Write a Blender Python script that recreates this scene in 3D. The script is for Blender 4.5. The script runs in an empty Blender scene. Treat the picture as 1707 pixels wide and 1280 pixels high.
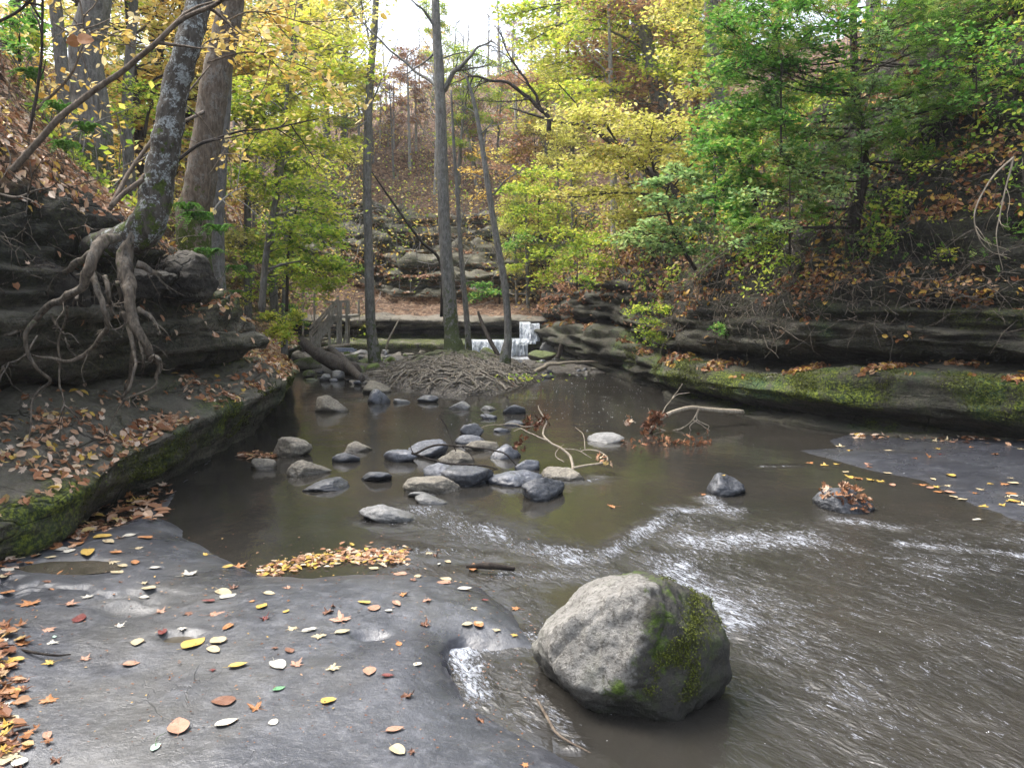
import bpy, bmesh, math, random
import numpy as np
from mathutils import Vector, Matrix

SC = bpy.context.scene
COL = SC.collection
R = np.random.default_rng(11)
random.seed(5)

# ------------------------------------------------------------------ camera geometry
F = 1340.0; TH = math.atan(150.0 / F); H = 1.65
def ray(px, py):
    xc = (px - 853.5) / F; yc = (640.0 - py) / F
    return np.array([xc, math.cos(TH) + yc * math.sin(TH), -math.sin(TH) + yc * math.cos(TH)])
def G(px, py, z=0.0):                      # point on the level z
    d = ray(px, py); t = (z - H) / d[2]
    return np.array([d[0] * t, d[1] * t, z])
def P(px, py, Y):                          # point at the distance Y
    d = ray(px, py); t = Y / d[1]
    return np.array([d[0] * t, Y, H + d[2] * t])
def PX(p):                                 # where a point falls in the photograph
    p = np.atleast_2d(p)
    z = p[:, 2] - H
    dep = p[:, 1] * math.cos(TH) - z * math.sin(TH)
    up = p[:, 1] * math.sin(TH) + z * math.cos(TH)
    dep = np.where(dep < .05, .05, dep)
    return 853.5 + F * p[:, 0] / dep, 640 - F * up / dep
def MPP(Y): return Y / F                   # metres per photo pixel

# ------------------------------------------------------------------ noise
_perm = R.permutation(256); _perm = np.concatenate([_perm] * 3)
_grad = R.normal(size=(256, 3)); _grad /= np.linalg.norm(_grad, axis=1)[:, None]
def pn(p):
    p = np.asarray(p, float); i = np.floor(p).astype(int); f = p - i; i = i & 255
    u = f * f * f * (f * (f * 6 - 15) + 10)
    out = np.zeros(len(p))
    for dx in (0, 1):
        for dy in (0, 1):
            for dz in (0, 1):
                h = _perm[_perm[_perm[(i[:, 0] + dx) & 255] + ((i[:, 1] + dy) & 255)] + ((i[:, 2] + dz) & 255)]
                g = _grad[h]
                d = (g * (f - np.array([dx, dy, dz]))).sum(1)
                w = (u[:, 0] if dx else 1 - u[:, 0]) * (u[:, 1] if dy else 1 - u[:, 1]) * (u[:, 2] if dz else 1 - u[:, 2])
                out += w * d
    return out * 1.6
def fbm(p, sc=1.0, octv=4, gain=.5):
    p = np.asarray(p, float) * sc; a = 1.0; o = np.zeros(len(p)); n = 0
    for k in range(octv):
        o += a * pn(p + k * 17.3); n += a; a *= gain; p = p * 2.03
    return o / n
def sstep(a, b, x):
    t = np.clip((x - a) / (b - a), 0, 1); return t * t * (3 - 2 * t)

# ------------------------------------------------------------------ objects
def tag(o, label=None, cat=None, group=None, kind=None):
    if label: o['label'] = label
    if cat: o['category'] = cat
    if group: o['group'] = group
    if kind: o['kind'] = kind
    return o
def empty(name, loc, label, cat, group=None):
    o = bpy.data.objects.new(name, None); COL.objects.link(o); o.location = [float(v) for v in loc]
    o.empty_display_size = .1
    return tag(o, label, cat, group)
def link(name, me, mat, parent=None):
    o = bpy.data.objects.new(name, me); COL.objects.link(o)
    if mat is not None and not me.materials: me.materials.append(mat)
    if parent is not None:
        o.parent = parent
    return o
def np_mesh(name, V, loops, sizes, smooth=True, attrs=None, origin=None):
    V = np.asarray(V, np.float32)
    if origin is not None: V = V - np.asarray(origin, np.float32)
    me = bpy.data.meshes.new(name)
    me.vertices.add(len(V)); me.vertices.foreach_set('co', V.ravel())
    loops = np.asarray(loops, np.int32).ravel(); sizes = np.asarray(sizes, np.int32)
    me.loops.add(len(loops)); me.loops.foreach_set('vertex_index', loops)
    me.polygons.add(len(sizes))
    st = np.zeros(len(sizes), np.int32); st[1:] = np.cumsum(sizes)[:-1]
    me.polygons.foreach_set('loop_start', st)
    me.polygons.foreach_set('loop_total', sizes)
    me.polygons.foreach_set('use_smooth', np.full(len(sizes), smooth))
    for k, (dom, val) in (attrs or {}).items():
        val = np.asarray(val, np.float32)
        if val.ndim == 2:
            a = me.attributes.new(k, 'FLOAT_VECTOR', dom); a.data.foreach_set('vector', val.ravel())
        else:
            a = me.attributes.new(k, 'FLOAT', dom); a.data.foreach_set('value', val)
    me.update(calc_edges=True); me.validate()
    return me
class MB:                                   # collects pieces of ONE mesh
    def __init__(s): s.V = []; s.L = []; s.S = []; s.n = 0; s.A = []
    def add(s, V, faces, a=0.0):
        V = np.asarray(V, float)
        s.V.append(V)
        if isinstance(faces, np.ndarray):
            s.L.append((faces + s.n).ravel()); s.S.append(np.full(len(faces), faces.shape[1]))
        else:
            for f in faces: s.L.append(np.array(f) + s.n); s.S.append(np.array([len(f)]))
        s.A.append(np.full(len(V), a) if np.isscalar(a) else a)
        s.n += len(V)
    def tube(s, pts, rad, sides=6, rough=0.0, seed=0, a=0.0, cap=True):
        pts = np.asarray(pts, float); n = len(pts)
        rad = np.asarray(rad, float)
        if rad.ndim == 0: rad = np.full(n, float(rad))
        if len(rad) == 2 and n != 2: rad = np.linspace(rad[0], rad[1], n)
        T = np.gradient(pts, axis=0); T /= np.linalg.norm(T, axis=1)[:, None] + 1e-9
        ref = np.array([0, 0, 1.]) if abs(T[0][2]) < .9 else np.array([1., 0, 0])
        N = np.zeros_like(T); x = np.cross(T[0], ref); x /= np.linalg.norm(x); N[0] = x
        for i in range(1, n):
            x = N[i-1] - T[i] * (N[i-1] @ T[i]); N[i] = x / (np.linalg.norm(x) + 1e-9)
        B = np.cross(T, N)
        ang = np.arange(sides) * 2 * math.pi / sides
        ring = N[:, None, :] * np.cos(ang)[None, :, None] + B[:, None, :] * np.sin(ang)[None, :, None]
        rr = np.repeat(rad[:, None], sides, 1)
        if rough > 0:
            q = (pts[:, None, :] + ring * .08).reshape(-1, 3)
            rr = rr * (1 + rough * fbm(q + seed, 9, 3).reshape(n, sides))
        V = (pts[:, None, :] + ring * rr[:, :, None]).reshape(-1, 3)
        i = np.arange(n - 1)[:, None] * sides; j = np.arange(sides)[None, :]; j2 = (j + 1) % sides
        Fq = np.stack([i + j, i + j2, i + sides + j2, i + sides + j], -1).reshape(-1, 4)
        s.add(V, Fq, a)
        if cap:
            m = s.n
            s.L.append(np.arange(m - sides, m)); s.S.append(np.array([sides]))
            s.L.append(np.arange(m - n * sides, m - n * sides + sides)[::-1].copy()); s.S.append(np.array([sides]))
    def box(s, c, size, Rm=None):
        c = np.asarray(c, float); h = np.asarray(size, float) / 2
        b = np.array([[x, y, z] for x in (-1, 1) for y in (-1, 1) for z in (-1, 1)]) * h
        if Rm is not None: b = b @ np.asarray(Rm).T
        s.add(b + c, np.array([[0,1,3,2],[4,6,7,5],[0,4,5,1],[2,3,7,6],[0,2,6,4],[1,5,7,3]]))
    def bar(s, a, b, w, h):
        a = np.asarray(a, float); b = np.asarray(b, float); d = b - a; L = np.linalg.norm(d); d /= L
        x = np.cross(d, [0, 0, 1.]); 
        if np.linalg.norm(x) < .05: x = np.array([1., 0, 0])
        x /= np.linalg.norm(x); z = np.cross(x, d)
        s.box((a + b) / 2, (w, L, h), np.stack([x, d, z], 1))
    def build(s, name, mat, parent=None, smooth=True, origin=None, attr=None):
        if not s.V: return None
        V = np.concatenate(s.V)
        if parent is not None and origin is None: origin = np.array(parent.matrix_world.translation) if False else np.array(parent['_o']) if '_o' in parent else np.array(parent.location)
        me = np_mesh(name, V, np.concatenate(s.L), np.concatenate(s.S), smooth,
                     {attr: ('POINT', np.concatenate(s.A))} if attr else None, origin)
        o = link(name, me, mat, parent)
        if parent is None and origin is not None: o.location = [float(v) for v in origin]
        return o
def smooth_path(pts, n=8):                 # Catmull-Rom through the points
    pts = [np.asarray(p, float) for p in pts]
    if len(pts) < 3:
        t = np.linspace(0, 1, n + 1)[:, None]; return pts[0] * (1 - t) + pts[1] * t
    q = [2 * pts[0] - pts[1]] + pts + [2 * pts[-1] - pts[-2]]
    out = []
    for i in range(1, len(q) - 2):
        p0, p1, p2, p3 = q[i-1:i+3]
        for t in np.linspace(0, 1, n, endpoint=False):
            out.append(.5 * ((2*p1) + (-p0+p2)*t + (2*p0-5*p1+4*p2-p3)*t*t + (-p0+3*p1-3*p2+p3)*t**3))
    out.append(pts[-1]); return np.array(out)
def wiggle(pts, amp, sc=3.0, seed=0):
    pts = np.asarray(pts, float).copy()
    L = np.linspace(0, 1, len(pts))
    w = np.minimum(1, L * 4)
    for k in range(3):
        q = pts.copy(); q[:, 0] += seed * 3.7 + k * 31
        pts[:, k] += amp * w * fbm(q, sc, 2)
    return pts
ORD = ['leftmost', 'second', 'third', 'fourth', 'fifth', 'sixth', 'seventh', 'eighth', 'ninth', 'tenth', 'eleventh',
       'twelfth', 'thirteenth', 'fourteenth', 'fifteenth', 'sixteenth', 'seventeenth', 'eighteenth', 'nineteenth', 'twentieth']
def uniquify(items):                       # items: list of (object, label, px); same words get an order from the left
    d = {}
    for o, l, px in items: d.setdefault(l, []).append((px, o))
    for l, v in d.items():
        if len(v) == 1: v[0][1]['label'] = l; continue
        v.sort(key=lambda t: t[0])
        for i, (px, o) in enumerate(v):
            if i == 0: w = 'leftmost'
            elif i == len(v) - 1: w = 'rightmost'
            elif i < 20: w = ORD[i] + ' from left'
            else: w = '%dth from left' % (i + 1)
            o['label'] = l + ', ' + w
# ------------------------------------------------------------------ materials
class NT:
    def __init__(s, name):
        s.m = bpy.data.materials.new(name); s.m.use_nodes = True
        s.t = s.m.node_tree; s.t.nodes.clear()
        s.out = s.t.nodes.new('ShaderNodeOutputMaterial')
        s.tc = None
    def n(s, typ, **kw):
        nd = s.t.nodes.new(typ)
        for k, v in kw.items(): setattr(nd, k, v)
        return nd
    def l(s, a, b): s.t.links.new(a, b)
    def set(s, sock, v):
        if isinstance(v, bpy.types.NodeSocket): s.l(v, sock)
        elif isinstance(v, (tuple, list)) and len(v) == 3 and sock.type == 'RGBA': sock.default_value = (*v, 1)
        else: sock.default_value = v
    def obj(s):
        if s.tc is None: s.tc = s.n('ShaderNodeTexCoord')
        return s.tc.outputs['Object']
    def pos(s): return s.n('ShaderNodeNewGeometry').outputs['Position']
    def nrm(s): return s.n('ShaderNodeNewGeometry').outputs['Normal']
    def map(s, vec, scale=(1, 1, 1), rot=(0, 0, 0)):
        nd = s.n('ShaderNodeMapping'); s.l(vec, nd.inputs['Vector'])
        nd.inputs['Scale'].default_value = scale; nd.inputs['Rotation'].default_value = rot
        return nd.outputs[0]
    def noise(s, sc, det=4, vec=None, rough=.6, dist=0):
        nd = s.n('ShaderNodeTexNoise'); s.l(vec if vec is not None else s.obj(), nd.inputs['Vector'])
        nd.inputs['Scale'].default_value = sc; nd.inputs['Detail'].default_value = det
        nd.inputs['Roughness'].default_value = rough; nd.inputs['Distortion'].default_value = dist
        return nd.outputs['Fac']
    def vor(s, sc, vec=None, out='Distance', feature='F1'):
        nd = s.n('ShaderNodeTexVoronoi', feature=feature); s.l(vec if vec is not None else s.obj(), nd.inputs['Vector'])
        nd.inputs['Scale'].default_value = sc
        return nd.outputs[out]
    def ramp(s, fac, stops, interp='LINEAR'):
        nd = s.n('ShaderNodeValToRGB'); s.l(fac, nd.inputs[0]); cr = nd.color_ramp; cr.interpolation = interp
        while len(cr.elements) > 1: cr.elements.remove(cr.elements[0])
        for i, (p, c) in enumerate(stops):
            e = cr.elements[0] if i == 0 else cr.elements.new(p)
            e.position = p
            e.color = (*c, 1) if isinstance(c, (tuple, list)) else (c, c, c, 1)
        return nd.outputs[0]
    def mix(s, f, a, b, mode='MIX'):
        nd = s.n('ShaderNodeMix', data_type='RGBA', blend_type=mode)
        s.set(nd.inputs[0], f); s.set(nd.inputs[6], a); s.set(nd.inputs[7], b)
        return nd.outputs[2]
    def math(s, op, a, b=0.0, c=0.0, clamp=False):
        nd = s.n('ShaderNodeMath', operation=op, use_clamp=clamp)
        s.set(nd.inputs[0], a); s.set(nd.inputs[1], b); s.set(nd.inputs[2], c)
        return nd.outputs[0]
    def attr(s, name, vec=False):
        nd = s.n('ShaderNodeAttribute'); nd.attribute_name = name
        return nd.outputs['Vector' if vec else 'Fac']
    def sep(s, v, i):
        nd = s.n('ShaderNodeSeparateXYZ'); s.l(v, nd.inputs[0]); return nd.outputs[i]
    def bump(s, h, strength=.5, dist=.02, nrm=None):
        nd = s.n('ShaderNodeBump'); s.l(h, nd.inputs['Height'])
        s.set(nd.inputs['Strength'], strength); nd.inputs['Distance'].default_value = dist
        if nrm is not None: s.l(nrm, nd.inputs['Normal'])
        return nd.outputs[0]
    def bsdf(s, col, rough=.8, normal=None, spec=.5, **kw):
        b = s.n('ShaderNodeBsdfPrincipled')
        s.set(b.inputs['Base Color'], col); s.set(b.inputs['Roughness'], rough)
        s.set(b.inputs['Specular IOR Level'], spec)
        if normal is not None: s.l(normal, b.inputs['Normal'])
        for k, v in kw.items(): s.set(b.inputs[k], v)
        s.b = b; return b.outputs[0]
    def done(s, sh): s.l(sh, s.out.inputs['Surface']); return s.m

def mat_leaf(name, stops, trans=.35, rough=.55, spec=.3):
    t = NT(name)
    c = t.ramp(t.attr('tint'), stops)
    c = t.mix(t.math('MULTIPLY', t.noise(40, 2, t.pos()), .22), c, (.12, .07, .03))
    a = t.bsdf(c, rough, spec=spec)
    tr = t.n('ShaderNodeBsdfTranslucent'); t.l(c, tr.inputs[0])
    mx = t.n('ShaderNodeMixShader'); mx.inputs[0].default_value = trans
    t.l(a, mx.inputs[1]); t.l(tr.outputs[0], mx.inputs[2])
    return t.done(mx.outputs[0])
M = {}
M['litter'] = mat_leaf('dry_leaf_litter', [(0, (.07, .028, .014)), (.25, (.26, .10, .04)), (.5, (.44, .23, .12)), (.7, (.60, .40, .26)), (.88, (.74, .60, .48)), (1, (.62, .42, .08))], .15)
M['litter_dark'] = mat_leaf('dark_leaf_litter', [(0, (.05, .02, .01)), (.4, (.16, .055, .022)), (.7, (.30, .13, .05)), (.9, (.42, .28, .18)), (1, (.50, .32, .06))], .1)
M['yellow'] = mat_leaf('yellow_leaves', [(0, (.24, .28, .05)), (.3, (.50, .52, .09)), (.65, (.78, .73, .18)), (.9, (.86, .80, .36)), (1, (.72, .46, .10))], .5)
M['gold'] = mat_leaf('golden_leaves', [(0, (.34, .20, .04)), (.4, (.72, .50, .10)), (.75, (.84, .64, .22)), (1, (.86, .74, .42))], .5)
M['yelgreen'] = mat_leaf('yellow_green_leaves', [(0, (.09, .20, .02)), (.3, (.26, .44, .04)), (.6, (.52, .62, .07)), (1, (.82, .76, .14))], .5)
M['green'] = mat_leaf('green_leaves', [(0, (.03, .11, .015)), (.5, (.08, .26, .03)), (.85, (.19, .42, .07)), (1, (.46, .55, .12))], .46)
M['cedar'] = mat_leaf('cedar_fronds', [(0, (.022, .06, .010)), (.35, (.07, .20, .018)), (.65, (.17, .38, .03)), (.85, (.36, .50, .09)), (.95, (.46, .52, .22)), (1, (.34, .17, .07))], .42)
M['palegreen'] = mat_leaf('pale_green_leaves', [(0, (.10, .22, .06)), (.5, (.30, .50, .18)), (1, (.66, .72, .26))], .45)
M['rust'] = mat_leaf('rust_leaves', [(0, (.18, .09, .06)), (.5, (.44, .24, .14)), (.8, (.58, .36, .24)), (1, (.60, .46, .18))], .4)
M['tuft'] = mat_leaf('moss_tuft_leaves', [(0, (.012, .022, .004)), (.5, (.055, .075, .010)), (.85, (.14, .17, .018)), (1, (.20, .24, .03))], .15)
M['fern'] = mat_leaf('fern_leaves', [(0, (.03, .12, .012)), (.6, (.08, .27, .03)), (1, (.22, .38, .08))], .3)

def mat_rock(name, c1, c2, moss=0.0, wet=.5, mosscol=(.05, .09, .012), speck=0.0, bump=.5, fscale=6.0):
    t = NT(name); o = t.pos()
    n1 = t.noise(fscale, 6, o); n2 = t.noise(fscale * 7, 5, o); n3 = t.noise(fscale * .4, 3, o)
    c = t.ramp(n1, [(.3, c1), (.7, c2)])
    c = t.mix(t.ramp(n2, [(.4, 0), (.75, .75)]), c, tuple(v * .35 for v in c1))
    if speck:
        s1 = t.ramp(t.vor(fscale * 22, o), [(.1, 1), (.45, 0)])
        c = t.mix(t.math('MULTIPLY', s1, speck), c, tuple(min(1, v * 2.2) for v in c2))
    if moss:
        nz = t.sep(t.nrm(), 2)
        mm = t.math('ADD', t.math('MULTIPLY', nz, .25), t.noise(fscale * 1.1, 6, o))
        mk = t.ramp(mm, [(.86 - moss * .45, 0), (.93 - moss * .45, 1)])
        mc = t.ramp(t.noise(60, 4, o), [(.3, tuple(v * .5 for v in mosscol)), (.7, tuple(v * 1.7 for v in mosscol))])
        c = t.mix(mk, c, mc)
    c = t.mix(t.ramp(t.noise(fscale * 9, 6, o, .8), [(.56, 0), (.68, .65)]), c, tuple(min(.7, v * 1.9) for v in c2))
    # wet band just above the waterline: a real stain of the stone
    wz = t.math('ADD', t.sep(o, 2), t.math('MULTIPLY', n3, .05))
    wl = t.ramp(wz, [(.045, 1), (.085, 0)])
    c = t.mix(t.math('MULTIPLY', wl, .65), c, tuple(v * .25 for v in c1))
    rgh = t.math('SUBTRACT', .85, t.math('MULTIPLY', t.math('MAXIMUM', wl, t.ramp(n3, [(.35, wet), (.65, wet * .4)])), .6))
    h = t.math('ADD', t.math('MULTIPLY', n1, .8), t.math('MULTIPLY', n2, .5))
    return t.done(t.bsdf(c, rgh, t.bump(h, min(1, bump * 1.7), .03)))
M['rock_dark'] = mat_rock('wet_dark_stone', (.035, .038, .045), (.11, .115, .125), wet=.95, bump=.4)
M['rock_blue'] = mat_rock('wet_blue_stone', (.06, .066, .08), (.18, .19, .215), wet=1.0, bump=.35)
M['rock_tan'] = mat_rock('tan_stone', (.12, .105, .08), (.30, .27, .215), wet=.4, bump=.6)
M['rock_pale'] = mat_rock('pale_flat_stone', (.14, .14, .132), (.29, .285, .275), wet=.6, bump=.4, speck=.3)
M['rock_moss'] = mat_rock('mossy_stone', (.10, .10, .07), (.25, .235, .18), moss=.75, wet=.3, mosscol=(.075, .10, .02))
M['rock_greenish'] = mat_rock('very_mossy_stone', (.09, .09, .06), (.2, .19, .13), moss=1.0, wet=.3, mosscol=(.09, .13, .02))

def mat_boulder():
    t = NT('granite_boulder_stone'); o = t.pos(); q = t.obj()
    n1 = t.noise(5, 6, q); n2 = t.noise(48, 6, q, .75); n3 = t.noise(140, 3, q)
    c = t.ramp(n1, [(.3, (.20, .19, .17)), (.7, (.37, .355, .325))])
    c = t.mix(t.ramp(n2, [(.50, 0), (.60, .85)]), c, (.085, .077, .064))
    c = t.mix(t.ramp(t.noise(75, 5, q, .8), [(.56, 0), (.66, .7)]), c, (.55, .53, .48))
    c = t.mix(t.ramp(t.noise(3.2, 4, q), [(.5, 0), (.66, .5)]), c, (.12, .13, .085))
    # right hand flank: shade painted into the colour, real moss over it
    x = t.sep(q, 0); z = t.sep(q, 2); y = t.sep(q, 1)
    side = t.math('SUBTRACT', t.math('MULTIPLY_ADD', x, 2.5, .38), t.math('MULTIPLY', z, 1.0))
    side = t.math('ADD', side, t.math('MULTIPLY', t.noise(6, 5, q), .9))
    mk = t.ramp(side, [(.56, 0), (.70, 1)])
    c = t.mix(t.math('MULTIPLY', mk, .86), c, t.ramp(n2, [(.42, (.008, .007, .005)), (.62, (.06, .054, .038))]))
    ms = t.math('MULTIPLY', t.ramp(side, [(.48, 0), (.62, 1), (.95, 1), (1, .35)]), t.ramp(t.noise(9, 6, q, .7), [(.50, 0), (.60, 1)]))
    c = t.mix(ms, c, t.ramp(t.noise(90, 3, q), [(.3, (.03, .05, .006)), (.7, (.11, .17, .015))]))
    crk = t.ramp(t.vor(2.3, t.mix(.12, q, t.n('ShaderNodeTexNoise').outputs['Color']), feature='DISTANCE_TO_EDGE'), [(0, 1), (.012, 0)])
    crk = t.math('MULTIPLY', crk, t.ramp(t.noise(2.3, 2, q), [(.56, 0), (.62, .5)]))
    c = t.mix(crk, c, (.04, .035, .03))
    wl = t.ramp(t.math('ADD', t.sep(o, 2), t.math('MULTIPLY', n1, .06)), [(.08, 1), (.17, 0)])
    c = t.mix(t.math('MULTIPLY', wl, .85), c, (.018, .016, .012))
    rg = t.math('SUBTRACT', .85, t.math('MULTIPLY', wl, .55))
    h = t.math('ADD', t.math('MULTIPLY', n1, 1.0), t.math('ADD', t.math('MULTIPLY', n2, .55), t.math('MULTIPLY', n3, .15)))
    h = t.math('SUBTRACT', h, t.math('MULTIPLY', crk, .4))
    return t.done(t.bsdf(c, rg, t.bump(h, 1.0, .035)))
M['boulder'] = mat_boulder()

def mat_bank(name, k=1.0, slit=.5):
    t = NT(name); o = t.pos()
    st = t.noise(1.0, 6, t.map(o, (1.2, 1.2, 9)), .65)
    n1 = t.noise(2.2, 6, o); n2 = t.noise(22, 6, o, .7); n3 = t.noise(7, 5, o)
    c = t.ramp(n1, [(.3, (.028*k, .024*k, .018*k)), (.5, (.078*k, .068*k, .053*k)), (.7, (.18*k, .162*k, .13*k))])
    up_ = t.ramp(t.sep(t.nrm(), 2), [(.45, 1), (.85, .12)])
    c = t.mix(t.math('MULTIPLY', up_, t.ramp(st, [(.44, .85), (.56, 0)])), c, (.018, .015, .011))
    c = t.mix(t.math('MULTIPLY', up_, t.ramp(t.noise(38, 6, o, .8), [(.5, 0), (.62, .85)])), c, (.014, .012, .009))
    c = t.mix(t.math('MULTIPLY', t.math('SUBTRACT', 1, up_), t.ramp(n3, [(.3, .25), (.65, .75)])), c, (.125*k, .115*k, .095*k))  # upward faces mixed paler: sky light put into the stone colour
    crv = t.ramp(t.vor(2.6, t.map(o, (1, 1, 2.6)), feature='DISTANCE_TO_EDGE'), [(0, 1), (.035, 0)])
    crv = t.math('MULTIPLY', crv, t.ramp(t.noise(1.7, 3, o), [(.5, 0), (.6, 1)]))
    c = t.mix(t.math('MULTIPLY', crv, .8), c, (.008, .007, .005))
    c = t.mix(t.ramp(t.noise(26, 6, o, .8), [(.58, 0), (.7, .5)]), c, (.26*k, .24*k, .20*k))
    sw = t.math('MULTIPLY', t.attr('soil'), t.ramp(n3, [(.2, .85), (.5, 1)]))
    soil = t.ramp(t.noise(30, 7, o, .8), [(.35, (.004, .003, .002)), (.55, (.022, .017, .013)), (.72, (.075, .058, .044))])
    c = t.mix(sw, c, soil)
    lc = t.ramp(t.sep(t.vor(16, o, 'Color'), 0), [(0, (.05, .025, .012)), (.4, (.15, .07, .035)), (.75, (.27, .15, .08)), (1, (.36, .24, .15))])
    lm = t.ramp(t.math('MULTIPLY', t.attr('litter'), t.math('ADD', n3, .5)), [(.3, 0), (.6, 1)])
    c = t.mix(t.math('MULTIPLY', lm, .85), c, lc)
    mm = t.math('MULTIPLY', t.attr('moss'), t.ramp(t.noise(4.5, 7, o, .7), [(.36, 0), (.52, 1)]))
    mc = t.ramp(t.noise(35, 5, o, .7), [(.36, (.010, .018, .004)), (.48, (.05, .08, .009)), (.60, (.24, .29, .02))])
    bl = t.mix(t.ramp(t.noise(1.3, 3, o), [(.45, 0), (.6, .6)]), mc, (.045, .10, .055))
    c = t.mix(mm, c, bl)
    rgh = t.ramp(n1, [(.3, .6), (.7, .9)])
    h = t.math('ADD', t.math('MULTIPLY', n2, .8), t.math('ADD', n3, t.math('MULTIPLY', st, 1.1)))
    h = t.math('ADD', h, t.math('MULTIPLY', t.noise(60, 4, o, .7), .3)); h = t.math('SUBTRACT', h, t.math('MULTIPLY', crv, .8))
    return t.done(t.bsdf(c, rgh, t.bump(h, 1.0, .08), spec=.35))
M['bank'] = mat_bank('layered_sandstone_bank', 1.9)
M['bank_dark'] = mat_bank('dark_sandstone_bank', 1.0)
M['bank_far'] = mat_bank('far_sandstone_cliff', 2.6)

def mat_slab():
    t = NT('wet_slab_stone'); o = t.pos()
    n0 = t.noise(.9, 4, o); n1 = t.noise(3.5, 7, o, .62, .6); n2 = t.noise(42, 6, o, .7); n3 = t.noise(13, 5, o, .6)
    c = t.ramp(n1, [(.28, (.024, .026, .032)), (.5, (.044, .048, .057)), (.72, (.080, .084, .095))])
    c = t.mix(t.ramp(n3, [(.5, 0), (.68, .5)]), c, (.15, .155, .17))
    c = t.mix(t.ramp(t.noise(70, 6, o, .8), [(.58, 0), (.67, .6)]), c, (.27, .275, .29))
    c = t.mix(t.ramp(n2, [(.50, 0), (.64, .55)]), c, (.026, .027, .031))
    c = t.mix(t.ramp(n0, [(.5, 0), (.62, .4)]), c, (.085, .08, .062))
    crk = t.ramp(t.noise(1.7, 5, o, .55, 1.0), [(.4935, 0), (.4985, 1), (.5035, 0)])
    crk = t.math('MULTIPLY', crk, t.ramp(t.noise(1.2, 2, o), [(.58, 0), (.64, 1)]))
    c = t.mix(t.math('MULTIPLY', crk, .6), c, (.02, .02, .022))
    damp = t.attr('wet')
    c = t.mix(t.math('MULTIPLY', damp, .6), c, (.035, .035, .042))
    rgh = t.math('SUBTRACT', t.ramp(t.noise(2.1, 5, o), [(.35, .30), (.65, .52)]), t.math('MULTIPLY', damp, .20))
    h = t.math('ADD', t.math('MULTIPLY', n3, .7), t.math('ADD', t.math('MULTIPLY', n2, .35), t.math('MULTIPLY', n1, .8)))
    h = t.math('SUBTRACT', h, t.math('MULTIPLY', crk, .5))
    return t.done(t.bsdf(c, rgh, t.bump(h, .5, .02), spec=.65))
M['slab'] = mat_slab()

def mat_gravel():
    t = NT('wet_gravel_and_mud'); o = t.pos()
    v = t.vor(24, o, 'Color'); d = t.vor(24, o)
    c = t.ramp(t.sep(v, 0), [(0, (.025, .02, .015)), (.6, (.065, .055, .042)), (1, (.17, .155, .13))])
    c = t.mix(t.ramp(d, [(.3, 0), (.7, .8)]), c, (.03, .024, .018))
    return t.done(t.bsdf(c, .55, t.bump(t.math('SUBTRACT', 1, d), .8, .04)))
M['gravel'] = mat_gravel()

def mat_water():
    t = NT('muddy_creek_water'); o = t.pos()
    fl = t.attr('flow', True); rf = t.attr('riffle')
    w1 = t.noise(1.0, 4, t.map(fl, (11, 5.5, 1)), .6, .9)
    w2 = t.noise(1.0, 5, t.map(fl, (36, 15, 1)), .65, .9)
    w3 = t.noise(3.2, 3, o)
    foam_glint = t.noise(1.0, 6, t.map(fl, (40, 11.0, 1)), .75, 1.1)
    spots = t.noise(1.0, 5, t.map(fl, (95, 42, 1)), .75)
    clump = t.noise(2.6, 3, o)
    v = t.math('ADD', t.math('MULTIPLY', rf, .17), t.math('ADD', t.math('MULTIPLY', foam_glint, .62), t.math('MULTIPLY', spots, .24)))
    v = t.math('ADD', v, t.math('MULTIPLY', clump, .16))
    fm = t.ramp(v, [(.640, 0), (.70, .45), (.76, .95)])
    fm = t.math('MULTIPLY', fm, t.ramp(rf, [(.03, 0), (.2, 1)]))
    mud = t.ramp(t.noise(.8, 4, o), [(.35, (.020, .018, .014)), (.65, (.040, .034, .025))])
    mud = t.mix(.4, mud, (.028, .028, .027))
    c = t.mix(fm, mud, (.66, .70, .78))  # bluish white streaks: foam, plus sky glints painted into the colour
    rgh = t.math('MULTIPLY_ADD', fm, .45, t.math('MULTIPLY_ADD', rf, .10, .045))
    h = t.math('ADD', t.math('MULTIPLY', w1, t.math('MULTIPLY_ADD', rf, 1.9, .12)), t.math('MULTIPLY', w2, t.math('MULTIPLY_ADD', rf, .85, .03)))
    h = t.math('ADD', h, t.math('MULTIPLY', w3, .14))
    h = t.math('ADD', h, t.math('MULTIPLY', fm, .4))
    return t.done(t.bsdf(c, rgh, t.bump(h, .8, .022), IOR=1.5))
M['water'] = mat_water()
def mat_puddle():
    t = NT('puddle_film'); o = t.pos()
    c = t.ramp(t.noise(9, 5, o), [(.35, (.045, .040, .030)), (.65, (.085, .075, .058))])
    return t.done(t.bsdf(c, .12, t.bump(t.noise(12, 3, o), .1, .01), IOR=1.33))
M['puddle'] = mat_puddle()

def mat_fall():
    t = NT('falling_white_water'); o = t.pos()
    s = t.noise(1.0, 6, t.map(o, (26, 26, 2.2)), .7, .3)
    c = t.ramp(s, [(.34, (.10, .12, .15)), (.47, (.42, .47, .54)), (.60, (.80, .83, .87))])
    return t.done(t.bsdf(c, .35, t.bump(s, .7, .05)))
M['fall'] = mat_fall()

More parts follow.
